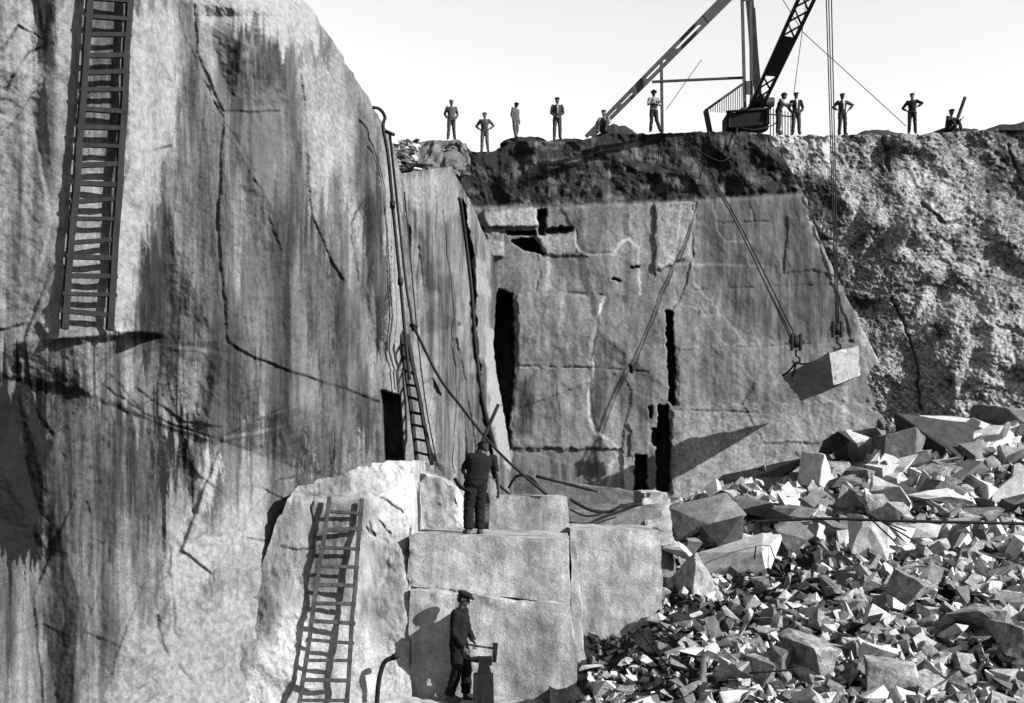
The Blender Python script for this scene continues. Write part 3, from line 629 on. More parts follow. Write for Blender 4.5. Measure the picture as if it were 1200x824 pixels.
hewn('granite_block', [(756, 640, 21.6), (790, 640, 21.6), (784, 578, 23.2), (752, 576, 23.4)], 1.6, M['block'], 'small pale rounded granite block at the right end of the low dark block', seed=8, n=22, amp=.05, chip=.1)
hewn('granite_block', [(600, 600, 25.5), (745, 600, 25.5), (742, 577, 25.5), (606, 556, 25.5)], 5, M['rubble_grey'], 'broad dark slab with sloping top lying at the foot of the back wall', seed=9, n=26, amp=.05, chip=.05)
# toe of rock under the bottom man
hewn('foot_ledge', [(400, 930, 16.0), (700, 930, 16.0), (640, 831, 16.4), (415, 831, 16.4)], 1.6, M['block'], None, None, seed=10, n=40, amp=.06, chip=.05, kind='structure')

# ------------------------------------------------------------------ rubble heap
def heap_z(x, y):
    px = CX+x/y*F
    z = -3.55+(y-15)*0.212
    z = z+sstep(24, 31, y)*sstep(950, 1100, px)*1.1+sstep(23, 30, y)*sstep(800, 880, px)*.3
    z = z+.28*fbm(x*.5, y*.5, x*0+4, 3)+.16*fbm(x*1.7, y*1.7, x*0+2, 3)
    z = np.minimum(z, np.interp(px, [600, 780, 860, 950, 1060, 1200], [-1.3, -1.0, -.35, .35, 1.6, 1.5])-(np.maximum(y-29, 0))*.25)
    z = z-1.1*sstep(3.9, 2.6, x)*sstep(19, 26, y)-.5*sstep(800, 700, px)*sstep(14, 19, y)
    return z
xs = np.linspace(0.6, 26, 200); ys = np.linspace(9, 41, 220); XX, YY = np.meshgrid(xs, ys)
ZZ = heap_z(XX, YY)+.05*fbm(XX*3, YY*3, XX*0, 3)
link('heap_base', grid_mesh('heap_base', np.stack([XX, YY, ZZ], -1), flip=True), M['soil_and_gap_shade'], kind='structure')  # heap base; its near-black colour stands in for shade in gaps and hollows
def stone(rnd, sx, sy, sz, n=11, cut=0.6):
    """angular broken stone: hull of random points on a box"""
    bm = bmesh.new()
    for i in range(n):
        p = [rnd.uniform(-1, 1) for _ in range(3)]
        a = rnd.randrange(3); p[a] = math.copysign(1, p[a])
        if rnd.random() < cut: b = (a+1) % 3; p[b] = math.copysign(rnd.uniform(.8, 1), p[b])
        bm.verts.new((p[0]*sx/2, p[1]*sy/2, p[2]*sz/2))
    r = bmesh.ops.convex_hull(bm, input=bm.verts[:])
    bmesh.ops.delete(bm, geom=list({g for g in r['geom_interior']+r['geom_unused'] if isinstance(g, bmesh.types.BMVert)}), context='VERTS')
    bmesh.ops.recalc_face_normals(bm, faces=bm.faces[:])
    return bm
def stone_mesh(name, rnd, sx, sy, sz, n=11, bev=0.03, rough=0.0, cuts=0):
    bm = stone(rnd, sx, sy, sz, n)
    if bev: bmesh.ops.bevel(bm, geom=bm.edges[:], offset=bev*min(sx, sy, sz), segments=1, affect='EDGES', profile=.6)
    if cuts:
        bmesh.ops.triangulate(bm, faces=bm.faces[:])
        bmesh.ops.subdivide_edges(bm, edges=bm.edges[:], cuts=cuts, use_grid_fill=True)
        A = np.array([v.co for v in bm.verts]); s = rnd.random()*40; k = 3.0/max(sx, sy, sz)
        D = np.stack([fbm(A[:, 0]*k+s+q, A[:, 1]*k, A[:, 2]*k, 4, .55) for q in (0, 13, 29)], -1)*rough
        for v, a in zip(bm.verts, A+D): v.co = a
    me = bpy.data.meshes.new(name); bm.to_mesh(me); bm.free()
    return me
# named boulders: (px, py, Y, w px, h px, depth m, material, rot z, tilt, label)
BL = [(890, 561, 29.5, 100, 30, 2.0, 'rubble_dark_shade', .15, (-.1, -.22), 'long low dark-fronted boulder on the left crest of the heap', 1),
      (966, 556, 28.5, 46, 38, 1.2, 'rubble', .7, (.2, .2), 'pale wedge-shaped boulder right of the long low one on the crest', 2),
      (974, 532, 30.0, 50, 38, 1.4, 'rubble_dark_shade', -.5, (0, -.3), 'dark rounded boulder behind the pale wedge on the crest', 3),
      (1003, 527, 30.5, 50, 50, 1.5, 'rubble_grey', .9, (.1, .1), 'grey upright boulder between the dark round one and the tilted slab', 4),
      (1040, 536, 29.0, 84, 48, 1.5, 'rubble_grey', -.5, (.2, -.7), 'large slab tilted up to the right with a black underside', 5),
      (1094, 518, 29.5, 74, 58, 1.9, 'rubble_dark_shade', -.75, (-.35, .1), 'biggest black-faced boulder on the top of the heap', 6),
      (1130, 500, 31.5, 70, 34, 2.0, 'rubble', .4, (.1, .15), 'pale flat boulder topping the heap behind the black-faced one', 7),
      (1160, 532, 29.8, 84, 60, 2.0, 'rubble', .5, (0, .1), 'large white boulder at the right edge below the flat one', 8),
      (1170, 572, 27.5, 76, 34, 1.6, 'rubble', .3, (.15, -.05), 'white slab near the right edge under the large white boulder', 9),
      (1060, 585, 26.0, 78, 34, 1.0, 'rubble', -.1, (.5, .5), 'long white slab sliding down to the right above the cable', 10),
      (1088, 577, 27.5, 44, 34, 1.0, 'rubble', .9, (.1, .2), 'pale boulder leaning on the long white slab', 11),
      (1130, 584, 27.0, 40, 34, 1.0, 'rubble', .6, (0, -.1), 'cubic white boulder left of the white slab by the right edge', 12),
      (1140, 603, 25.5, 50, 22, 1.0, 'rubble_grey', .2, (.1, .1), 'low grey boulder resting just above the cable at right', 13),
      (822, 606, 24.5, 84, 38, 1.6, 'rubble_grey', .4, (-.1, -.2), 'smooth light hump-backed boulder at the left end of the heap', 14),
      (845, 622, 23.2, 46, 36, 1.2, 'rubble_dark_shade', -.3, (0, 0), 'dark boulder under the hump-backed one', 15),
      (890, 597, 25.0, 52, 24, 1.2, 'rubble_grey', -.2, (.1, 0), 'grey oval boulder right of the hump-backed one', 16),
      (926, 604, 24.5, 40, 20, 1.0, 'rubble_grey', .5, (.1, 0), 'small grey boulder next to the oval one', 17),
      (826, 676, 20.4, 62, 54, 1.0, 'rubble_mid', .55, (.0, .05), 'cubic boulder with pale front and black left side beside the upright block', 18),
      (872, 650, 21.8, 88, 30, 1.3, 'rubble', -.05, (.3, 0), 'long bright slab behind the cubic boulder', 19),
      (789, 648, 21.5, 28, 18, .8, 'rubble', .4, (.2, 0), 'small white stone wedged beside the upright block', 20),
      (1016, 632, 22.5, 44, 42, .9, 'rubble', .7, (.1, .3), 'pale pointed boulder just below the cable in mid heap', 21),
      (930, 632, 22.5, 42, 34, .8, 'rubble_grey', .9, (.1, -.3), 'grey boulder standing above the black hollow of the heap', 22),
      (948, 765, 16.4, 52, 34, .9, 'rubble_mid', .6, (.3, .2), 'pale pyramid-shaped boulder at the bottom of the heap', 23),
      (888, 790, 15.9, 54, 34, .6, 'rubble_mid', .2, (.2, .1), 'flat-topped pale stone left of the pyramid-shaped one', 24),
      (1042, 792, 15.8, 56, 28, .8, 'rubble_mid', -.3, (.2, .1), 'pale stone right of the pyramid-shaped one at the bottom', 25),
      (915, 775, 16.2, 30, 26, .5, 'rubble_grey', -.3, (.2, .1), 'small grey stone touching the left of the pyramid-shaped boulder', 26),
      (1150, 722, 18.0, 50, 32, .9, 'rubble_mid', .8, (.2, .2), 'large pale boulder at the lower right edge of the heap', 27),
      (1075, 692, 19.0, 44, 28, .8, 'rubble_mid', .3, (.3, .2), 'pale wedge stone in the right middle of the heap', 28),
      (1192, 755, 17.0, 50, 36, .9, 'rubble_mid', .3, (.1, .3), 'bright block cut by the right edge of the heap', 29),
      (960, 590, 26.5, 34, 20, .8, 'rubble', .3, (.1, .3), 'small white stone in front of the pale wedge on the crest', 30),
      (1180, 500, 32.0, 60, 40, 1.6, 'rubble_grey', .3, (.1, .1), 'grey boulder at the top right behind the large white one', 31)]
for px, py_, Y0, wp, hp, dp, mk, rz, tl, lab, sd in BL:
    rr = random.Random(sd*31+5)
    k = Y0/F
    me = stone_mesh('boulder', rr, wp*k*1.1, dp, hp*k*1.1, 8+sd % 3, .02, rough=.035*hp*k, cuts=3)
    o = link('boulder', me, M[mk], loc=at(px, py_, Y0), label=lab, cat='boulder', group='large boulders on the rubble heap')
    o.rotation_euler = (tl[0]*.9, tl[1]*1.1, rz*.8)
# scattered stones
rr = random.Random(11)
cands = []
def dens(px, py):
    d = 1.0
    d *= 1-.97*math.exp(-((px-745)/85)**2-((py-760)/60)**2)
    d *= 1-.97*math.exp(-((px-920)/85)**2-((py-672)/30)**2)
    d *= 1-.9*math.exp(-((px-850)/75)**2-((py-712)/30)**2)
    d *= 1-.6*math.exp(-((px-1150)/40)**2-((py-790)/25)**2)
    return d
tries = 0
while len(cands) < 11000 and tries < 90000:
    tries += 1
    y = 12.5+(32-12.5)*rr.random()**.85; x = rr.uniform(1.0, 0.56*y)
    px = CX+x/y*F
    z = float(heap_z(np.array([x]), np.array([y]))[0]); pyy = HY-z/y*F
    if px < 690+max(0, (720-pyy))*.9 and y < 27: 
        if not (px > 700 and pyy > 740): continue
    if pyy < 575 and px < 850: continue
    dk = rr.random() > dens(px, pyy)  # hollows get near-black stones, the shade there put into their colour
    if dk and rr.random() < .45: continue
    big = rr.random()
    s = (.09+.22*big**1.7+(.12*big**12))*(1.0 if y < 22 else 1.1)
    if px < 900 and pyy > 690: s *= .75
    if pyy < 640 and px > 850 and rr.random() < .05: s = rr.uniform(.4, .85)
    cands.append((s*F/y*(.3 if dk else 1), s*(.6 if dk else 1), x, y, z, px, pyy, dk))
cands.sort(reverse=True)
protos = [stone_mesh('stone', random.Random(900+i), (1.5, 1.25, 1.7)[i % 3], (1.0, .95, .8)[i % 3], (.85, .6, .7)[i % 3], 9+i % 5, .008, rough=.03, cuts=1) for i in range(26)]
for i, me in enumerate(protos): me.materials.append((M['rubble'], M['rubble'], M['rubble_grey'], M['rubble'], M['rubble_mid'])[i % 5])
for i, (sp, s, x, y, z, px, pyy, dk) in enumerate(cands[:268]):
    side = 'lower' if pyy > 690 else 'upper'
    o = link('stone', protos[i % 26], None, loc=(x, y, z+s*.28), label='angular broken granite stone lying loose in the rubble heap', cat='stone', group='loose stones on the rubble heap')
    o.rotation_euler = (rr.gauss(0, .55), rr.gauss(0, .55), rr.uniform(0, 6.28)); o.scale = (s*rr.uniform(.8, 1.3), s*rr.uniform(.8, 1.2), s*rr.uniform(.6, 1.1))
# the small rest as one mass
small = [stone(random.Random(300+i), (1.5, 1.2, 1.7)[i % 3], (1.0, .9, .7)[i % 3], (.85, .6, .7)[i % 3], 8+i % 5) for i in range(20)]
sm = [(np.array([v.co for v in b.verts]), [[v.index for v in f.verts] for f in (b.verts.index_update() or b.faces)]) for b in small]
V = []; Fc = []; base = 0
from mathutils import Euler
rest = [(c[1], c[2], c[3], c[4]+rr.uniform(0, .06), c[7]) for c in cands[268:]]
for i in range(6500):
    y = 12.5+(33-12.5)*rr.random()**.9; x = rr.uniform(.9, .56*y); px = CX+x/y*F
    z = float(heap_z(np.array([x]), np.array([y]))[0]); pyy = HY-z/y*F
    if pyy < 575 and px < 830: continue
    if px < 690 or rr.random() > .08+.92*dens(px, pyy)**1.5: continue
    rest.append((rr.uniform(.04, .1), x, y, z, rr.random() < .15))
mi = []
for s, x, y, z, dk in rest:
    vv, ff = sm[rr.randrange(20)]
    Rm = np.array(Euler((rr.gauss(0, .6), rr.gauss(0, .6), rr.uniform(0, 6.28))).to_matrix())
    p = (vv*np.array([s*rr.uniform(.8, 1.4), s, s*rr.uniform(.6, 1.1)])) @ Rm.T+np.array([x, y, z+s*.25])
    V.append(p); Fc += [[base+k for k in f] for f in ff]; base += len(vv)
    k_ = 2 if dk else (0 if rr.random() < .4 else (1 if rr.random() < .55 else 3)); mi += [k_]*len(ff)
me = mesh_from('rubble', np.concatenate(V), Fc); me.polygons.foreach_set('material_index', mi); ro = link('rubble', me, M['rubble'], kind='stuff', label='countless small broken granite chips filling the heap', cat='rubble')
for k_ in ('rubble_mid', 'rubble_dark_shade', 'rubble_grey'): me.materials.append(M[k_])
me.polygons.foreach_set('material_index', mi); me.update()
for b in small: b.free()

#PART2
# ------------------------------------------------------------------ ladders
def lerp(a, b, t): return Vector(a)*(1-t)+Vector(b)*t
def ladder(LB, LT, RB_, RT, n, t0, t1, rail, rung, label, m, seed, group='wooden ladders'):
    """LB, LT, RB_, RT: ends of the two rails in space"""
    r = random.Random(seed); base = (LB+RB_)/2
    t = thing('ladder', base, label, 'ladder', group)
    L = Matrix.Translation(-base)
    nor = (LT-LB).cross(RB_-LB).normalized()
    for a, b in ((LB, LT), (RB_, RT)):
        mb = MB(); k = 9
        pts = [lerp(a, b, i/k)+Vector((r.gauss(0, rail*.09), r.gauss(0, rail*.09), 0))-base for i in range(k+1)]
        for i in range(k): mb.bar(pts[i], pts[i+1]+(pts[i+1]-pts[i])*.004, rail*r.uniform(.92, 1.05), rail*1.15, up=nor)
        o = mb.build('rail', m, t)
    for i in range(n):
        s = t0+(t1-t0)*(i+.5)/n
        a = lerp(LB, LT, s+r.gauss(0, .0035)); b = lerp(RB_, RT, s+r.gauss(0, .0035)); d = (b-a).normalized()
        off = -nor*(rail*.2) if nor.y > 0 else nor*(rail*.2)
        mb = MB(); e = rail*r.uniform(.45, .8)
        mb.bar(a-d*e-base+off, b+d*rail*r.uniform(.45, .8)-base+off, rung*r.uniform(.85, 1.15), rung*r.uniform(.75, 1.0), up=nor)
        mb.build('rung', m, t)
    return t
ladder(at(75, 385, 14.35), at(113, -95, 14.75), at(128, 387, 14.75), at(158, -95, 15.09), 22, .015, 1.0, .088, .062, 'long dark wooden ladder high on the left rock face', M['wood_dark'], 3)
ladder(at(350, 832, 16.15), at(386, 583, 17.25), at(405, 832, 16.35), at(424, 585, 17.4), 11, .0, .97, .066, .058, 'short grey wooden ladder leaning on the bench at the lower left', M['wood'], 4)
ladder(at(489, 541, 20.9), at(470, 388, 21.45), at(506, 545, 20.4), at(477, 392, 21.0), 9, .02, .95, .06, .05, 'small narrow ladder on the ledge beside the pipe, behind the standing man', M['wood_dark'], 5)

# ------------------------------------------------------------------ pipes, hoses, ropes, cable
def curve(pts, k=8):
    out = []
    P = [Vector(p) for p in pts]
    for i in range(len(P)-1):
        p0 = P[max(i-1, 0)]; p1 = P[i]; p2 = P[i+1]; p3 = P[min(i+2, len(P)-1)]
        for j in range(k):
            t = j/k
            out.append(.5*((2*p1)+(-p0+p2)*t+(2*p0-5*p1+4*p2-p3)*t*t+(-p0+3*p1-3*p2+p3)*t*t*t))
    out.append(P[-1]); return out
def line(name, pts, r, m, label, cat, n=8, group=None, k=8):
    c = curve([at(*p) for p in pts], k); mb = MB(); mb.tube(c, r, n)
    return mb.build(name, m, smooth=True, origin=c[-1], label=label, cat=cat, group=group)
t = thing('air_pipe', at(476, 395, 20.7), 'iron pipe with a hooked top rising over the left rock edge', 'pipe')
b0 = at(476, 395, 20.7)
mb = MB(); mb.tube([p-b0 for p in curve([at(*p) for p in [(437, 126, 20.2), (445, 128, 20.3), (451, 137, 20.4), (449, 150, 20.4), (455, 185, 20.5), (461, 250, 20.7), (469, 330, 20.8), (474, 385, 20.8), (480, 445, 20.7)]])], .034, 8)
mb.build('pipe', M['iron'], t, True)
for q in ((460, 240, 20.66), (469, 330, 20.78)):
    mb = MB(); c = at(*q)-b0; mb.tube([c-Vector((0, 0, .07)), c+Vector((0, 0, .07))], .055, 8); mb.build('pipe_joint', M['iron'], t, True)
b1 = at(484, 388, 20.6)
t = thing('feed_pipe', b1, 'thin iron pipe with a crossbar handle on top, next to the hooked pipe', 'pipe')
mb = MB(); mb.tube([p-b1 for p in curve([at(*p) for p in [(457, 158, 20.2), (462, 205, 20.4), (468, 262, 20.6), (476, 335, 20.6), (481, 365, 20.6), (484, 388, 20.6)]])], .028, 8); mb.build('pipe', M['iron'], t, True)
mb = MB(); mb.tube([at(452, 154, 20.2)-b1, at(462, 158, 20.15)-b1], .035, 8); mb.build('handle', M['iron'], t, True)
mb = MB(); mb.tube([at(481, 381, 20.55)-b1, at(489, 383, 20.5)-b1], .045, 8); mb.build('valve', M['iron'], t, True)
line('air_hose', [(485, 383, 20.5), (494, 402, 20.4), (515, 443, 20.2), (540, 476, 20.1), (570, 514, 20.1), (600, 545, 20.2), (640, 579, 20.35)], .03, M['rope'], 'black hose running diagonally from the pipes down past the standing man', 'hose')
line('rope', [(474, 225, 21.0), (481, 300, 21.0), (490, 400, 20.9), (500, 480, 20.7), (513, 546, 20.3)], .014, M['rope'], 'thin rope hanging down the left rock to the small ladder', 'rope')
line('water_pipe', [(539, 232, 26.0), (547, 290, 26.5), (553, 345, 26.5), (557, 400, 26.5), (563, 450, 26.5), (569, 484, 26.2), (580, 524, 25.5)], .05, M['iron'], 'black pipe running down the rear rock face near the dark cleft', 'pipe')
line('wooden_pole', [(584, 474, 19.3), (564, 520, 19.1), (544, 570, 18.9)], .035, M['wood_dark'], 'dark pole leaning behind the head of the man on the block', 'pole', k=3)
line('rubber_hose', [(596, 572, 21.5), (606, 558, 21.4), (622, 560, 21.3), (634, 574, 21.2), (640, 579, 21.0)], .03, M['rope'], 'short looped black hose on the block behind the standing man', 'hose')
line('rubber_hose', [(668, 585, 22.3), (690, 597, 22.2), (712, 600, 22.2), (730, 593, 22.2), (752, 591, 22.6)], .035, M['rope'], 'black hose lying across the top of the low dark block', 'hose')
line('iron_rod', [(628, 558, 24.8), (660, 566, 24.8), (700, 576, 24.8)], .035, M['iron'], 'thin iron rod on the dark slab at the foot of the back wall', 'rod', k=3)
line('rope', [(668, 597, 22.0), (690, 605, 21.9), (720, 597, 22.0), (750, 590, 22.2)], .02, M['rope'], 'rope trailing below the black hose on the low dark block', 'rope')
line('haulage_cable', [(880, 612, 21.2), (960, 608, 21.0), (1040, 610, 20.8), (1120, 612, 20.6), (1240, 614, 20.4), (1420, 612, 20.2)], .032, M['rope'], 'thick black cable stretched across the rubble heap to the right edge', 'cable')
for i, (a, b, lab) in enumerate([((1000, 592, 20.6), (1082, 640, 19.6), 'longest of the thin iron rods leaning under the cable'), ((1004, 600, 20.5), (1062, 622, 19.8), 'middle iron rod of those leaning under the cable'), ((1018, 606, 20.4), (1048, 634, 19.6), 'shortest of the iron rods leaning under the cable'),
                                 ((878, 789, 15.3), (940, 784, 15.2), 'straight iron rod at the bottom between two pale stones'), ((745, 735, 17.6), (790, 790, 16.4), 'slanted iron rod in the dark hollow right of the big bench'), ((886, 640, 20.6), (884, 655, 20.6), 'upright iron pin by the long bright slab')]):
    line('iron_rod', [a, tuple((a[j]+b[j])/2 for j in range(3)), b], .016, M['iron'], lab, 'rod', k=2, group='iron rods in the rubble')

# ------------------------------------------------------------------ derrick on the rim
def sub(pts, b): return [Vector(p)-b for p in pts]
DB = at(880, 150, 44.0)
D = thing('derrick_crane', DB, 'tall steel derrick crane with lattice boom standing on the quarry rim', 'crane')
def P_(px, py, Y): return at(px, py, Y)-DB
def chordpair(parent, name, l0, l1, r0, r1, w, m):
    for a, b in ((l0, l1), (r0, r1)):
        mb = MB(); mb.bar(a, b, w, w, up=(0, 1, 0)); mb.build(name, m, parent)
def lace(parent, l0, l1, r0, r1, t0, t1, n, w, m, cross=False):
    for i in range(n):
        s = t0+(t1-t0)*i/n; e = t0+(t1-t0)*(i+1)/n
        mb = MB(); mb.bar(lerp(l0, l1, s), lerp(r0, r1, e), w, w*.4, up=(0, 1, 0))
        if cross: mb.bar(lerp(r0, r1, s)+Vector((0, .05, 0)), lerp(l0, l1, e)+Vector((0, .05, 0)), w, w*.4, up=(0, 1, 0))
        mb.build('lacing_bar', m, parent)
def plate(parent, l0, l1, r0, r1, a, b, m, th=.03):
    q = [lerp(l0, l1, a), lerp(r0, r1, a), lerp(r0, r1, b), lerp(l0, l1, b)]; o = Vector((0, -.08, 0)); o2 = Vector((0, -.08+th, 0))
    mb = MB(); mb.add([p+o for p in q]+[p+o2 for p in q], [(0, 1, 2, 3), (7, 6, 5, 4), (0, 4, 5, 1), (1, 5, 6, 2), (2, 6, 7, 3), (3, 7, 4, 0)]); mb.build('gusset_plate', m, parent)
sm_ = M['steel']
def frame_part(name, m, mbf):
    mb = MB(); mbf(mb); return mb.build(name, m, D)
# left stay
l0, l1 = P_(687, 160, 45.0), P_(868, -25, 45.5); r0, r1 = P_(694, 160, 45.0), P_(880, -25, 45.5)
st = frame_part('stay_leg', sm_, lambda b: (b.bar(l0, l1, .15, .15, up=(0, 1, 0)), b.bar(r0, r1, .15, .15, up=(0, 1, 0))))
for a, b in ((.0, .05), (.17, .20), (.27, .36), (.48, .55), (.70, 1.0)): plate(st, l0, l1, r0, r1, a, b, sm_)
# right-hand stay leading away behind the mast
st2 = frame_part('stay_leg', sm_, lambda b: (b.bar(P_(876, -25, 45.5), P_(890, 128, 50), .30, .2, up=(0, 1, 0)), b.bar(P_(880, 10, 46), P_(886, 100, 48), .34, .18, up=(0, 1, 0))))
ml0, ml1, mr0, mr1 = P_(873, 131, 44), P_(869, -30, 44), P_(881, 131, 44), P_(879, -30, 44)
ms = frame_part('mast', sm_, lambda b: (b.bar(ml0, ml1, .11, .16, up=(0, 1, 0)), b.bar(mr0, mr1, .11, .16, up=(0, 1, 0)), b.bar(P_(877, 140, 44), P_(877, 128, 44), .7, .5, up=(0, 1, 0))))
plate(ms, ml0, ml1, mr0, mr1, .80, 1.0, sm_); plate(ms, ml0, ml1, mr0, mr1, .12, .22, sm_)
bl0, bl1, br0, br1 = P_(876, 132, 43.6), P_(965, -66, 35.9), P_(890, 132, 43.6), P_(983, -60, 35.9)
bo = frame_part('boom', sm_, lambda b: (b.bar(bl0, bl1, .13, .13, up=(0, 1, 0)), b.bar(br0, br1, .13, .13, up=(0, 1, 0)), b.bar(bl0+Vector((0, .5, 0)), bl1+Vector((0, .25, 0)), .1, .1, up=(0, 1, 0)), b.bar(br0+Vector((0, .5, 0)), br1+Vector((0, .25, 0)), .1, .1, up=(0, 1, 0))))
lace(bo, bl0, bl1, br0, br1, .08, .25, 2, .07, sm_, True); plate(bo, bl0, bl1, br0, br1, .25, .50, sm_); lace(bo, bl0, bl1, br0, br1, .50, 1.0, 6, .07, sm_, True)
frame_part('crossbar', sm_, lambda b: b.bar(P_(764, 96, 44.6), P_(873, 91, 44.2), .09, .09))
frame_part('prop_post', sm_, lambda b: b.bar(P_(776, 155, 44.6), P_(775, 72, 44.6), .12, .12))
frame_part('turntable', sm_, lambda b: (b.tube([P_(880, 152, 44.6), P_(880, 147, 44.6)], .75, 20), b.tube([P_(880, 148, 44.6), P_(880, 132, 44.6)], .25, 16)))
mb = MB(); c_ = at(974, -60, 35.8)-DB; mb.tube([c_-Vector((.1, 0, 0)), c_+Vector((.1, 0, 0))], .35, 18); mb.build('tip_pulley', M['iron'], D, True)
# winch gear
mb = MB(); c_ = P_(893, 120, 43.8); mb.tube([c_+Vector((-.5, 0, 0)), c_+Vector((.5, 0, 0))], .2, 16); mb.tube([c_+Vector((-.05, 0, 0)), c_+Vector((.05, 0, 0))], .32, 18); mb.build('winch_drum', M['iron'], D, True)
for a, b in (((945, 0, 42), (930, 112, 43.4)), ((822, 70, 44), (781, 128, 44)), ((941, 38, 44), (1062, 148, 45.5)), ((941, 38, 44), (893, -40, 44))):
    mb = MB(); mb.tube([P_(*a), P_(*b)], .016, 6); mb.build('guy_wire', M['rope'], D)
# box with ballast
def boxthing(name, corners, depth, m, label, cat):
    f = [at(*p) for p in corners]; base = (f[0]+f[1])/2
    t = thing(name, base, label, cat); A, Fc = hexa([p-base for p in f], [p-base+Vector((0, depth, 0)) for p in f], 6, .01, 2, .02)
    link('box_body', mesh_from('box_body', A, Fc), m, t)
    mb = MB()
    for s in (.06, .94):
        a = lerp(f[0], f[1], s)-base; b = lerp(f[3], f[2], s)-base; mb.bar(a-Vector((0, .04, 0)), b-Vector((0, .04, 0)), .08, .05, up=(0, 1, 0))
    mb.build('iron_strap', M['iron'], t); mb = MB(); mb.bar(f[3]-base+Vector((-.05, -.04, .02)), f[2]-base+Vector((.05, -.04, .02)), .09, .07); mb.build('rim_bar', M['iron'], t)
    return t
boxthing('ballast_box', [(852, 150, 43.0), (902, 145, 43.0), (902, 128, 43.0), (852, 132, 43.0)], 1.0, M['c03'], 'black box at the foot of the derrick crane', 'box')
# slatted screen beside the mast
SB = at(850, 154, 44.8); t = thing('slatted_screen', SB, 'slatted wooden screen with sloping top left of the crane mast', 'screen')
mb = MB(); mb.bar(at(826, 130, 44.8)-SB, at(871, 98, 44.8)-SB, .09, .09); mb.build('top_rail', M['wood'], t)
mb = MB(); mb.bar(at(827, 130, 44.8)-SB, at(832, 155, 44.8)-SB, .22, .1, up=(0, 1, 0)); mb.build('post', M['wood'], t)
for i in range(15):
    px = 833+i*2.6; yt = 130-(px-826)*.711; mb = MB(); mb.bar(at(px, yt, 44.85)-SB, at(px, 131+i*.2, 44.85)-SB, .035, .02, up=(0, 1, 0)); mb.build('slat', M['wood'], t)
SB = at(916, 158, 44.9); t = thing('picket_fence', SB, 'short picket fence right of the crane, behind two standing men', 'fence')
for i in range(8):
    px = 903+i*3.4; mb = MB(); mb.bar(at(px, 160, 44.9)-SB, at(px, 126+i*.8, 44.9)-SB, .04, .03, up=(0, 1, 0)); mb.build('picket', M['wood'], t)
mb = MB(); mb.bar(at(902, 134, 44.95)-SB, at(928, 137, 44.95)-SB, .06, .04); mb.build('rail', M['wood'], t)

# hoisting ropes and the block in the air
for i, (a, b, lab) in enumerate([((966.5, -60, 35.8), (980, 388, 35.0), 'left strand of the three ropes hanging from the crane boom'), ((969.5, -60, 35.75), (981.5, 388, 35.0), 'middle strand of the three ropes hanging from the crane boom'), ((973, -60, 35.8), (983, 388, 35.0), 'right strand of the three ropes hanging from the crane boom')]):
    line('hoist_rope', [a, tuple(a[j]*.5+b[j]*.5 for j in range(3)), b], .022, M['rope'], lab, 'rope', 6, 'hoisting ropes of the crane', 3)
for a, m1, b, lab in [((793, 160, 42.0), (851, 240, 39.4), (927, 398, 35.5), 'upper of the slanting ropes from the rim to the left hook'), ((797, 160, 42.0), (854, 240, 39.4), (934, 398, 35.5), 'lower of the slanting ropes from the rim to the left hook'), ((898, 335, 37.0), (912, 362, 36.3), (930, 398, 35.45), 'short middle strand joining the slanting ropes above the left hook')]:
    line('guide_rope', [a, m1, b], .024, M['rope'], lab, 'rope', 6, 'slanting ropes from the rim')
line('rope', [(803, 165, 41.6), (820, 178, 41.2), (845, 189, 41.0), (858, 178, 41.2), (864, 150, 42.4)], .03, M['rope'], 'slack rope looping below the rim under the black box', 'rope')
line('rope', [(868, 150, 42.6), (885, 152, 42.6), (905, 147, 42.8), (912, 140, 42.8)], .025, M['rope'], 'short slack rope hanging from the black box to the man beside it', 'rope')
f = [at(977, 452, 35.5), at(1008, 440, 36.1), at(1006, 405, 35.2), at(972, 413, 34.4)]
b = [at(938, 470, 37.6), at(966, 460, 38.3), at(952, 430, 37.1), at(916, 441, 36.1)]
A, Fc = hexa(f, b, 18, .022, 12, .04)
base = Vector(A.mean(0)); me = mesh_from('hanging_block', [Vector(a)-base for a in A], Fc)
bm = bmesh.new(); bm.from_mesh(me); bmesh.ops.recalc_face_normals(bm, faces=bm.faces[:]); bm.to_mesh(me); bm.free()
link('hanging_block', me, M['rubble'], loc=base, label='long squared granite block hanging tilted in the air from the crane ropes', cat='stone block')
def tackle(px, py, Y, s, tips, label):
    b0 = at(px, py, Y); t = thing('hook_tackle', b0, label, 'hook', 'hook tackles of the hanging block')
    mb = MB(); mb.tube([Vector((0, -.08, .16*s)), Vector((0, .08, .16*s))], .26*s, 16); mb.build('pulley', M['iron'], t, True)
    mb = MB(); mb.bar((-.17*s, 0, .48*s), (-.17*s, 0, -.2*s), .07, .2, up=(0, 1, 0)); mb.bar((.17*s, 0, .48*s), (.17*s, 0, -.2*s), .07, .2, up=(0, 1, 0)); mb.bar((-.3*s, 0, .2*s), (.3*s, 0, .14*s), .14, .14); mb.build('pulley_cheek', M['iron'], t)
    mb = MB(); mb.tube(curve([Vector((0, 0, -.15*s)), Vector((0, 0, -.4*s)), Vector((.14*s, 0, -.52*s)), Vector((.12*s, 0, -.7*s)), Vector((-.08*s, 0, -.72*s)), Vector((-.13*s, 0, -.6*s))]), .045*s, 8); mb.build('hook', M['iron'], t, True)
    for tp_ in tips:
        e = at(*tp_)-b0; a = Vector((0, 0, -.68*s)); mb = MB(); mb.tube(curve([a, lerp(a, e, .5)+Vector((0, 0, -.06)), e]), .035, 6); mb.build('sling_chain', M['iron'], t, True)
tackle(933, 405, 35.45, .85, [(917, 440, 36.1), (950, 425, 35.3), (928, 442, 35.8)], 'dark pulley and hook over the left end of the hanging block')
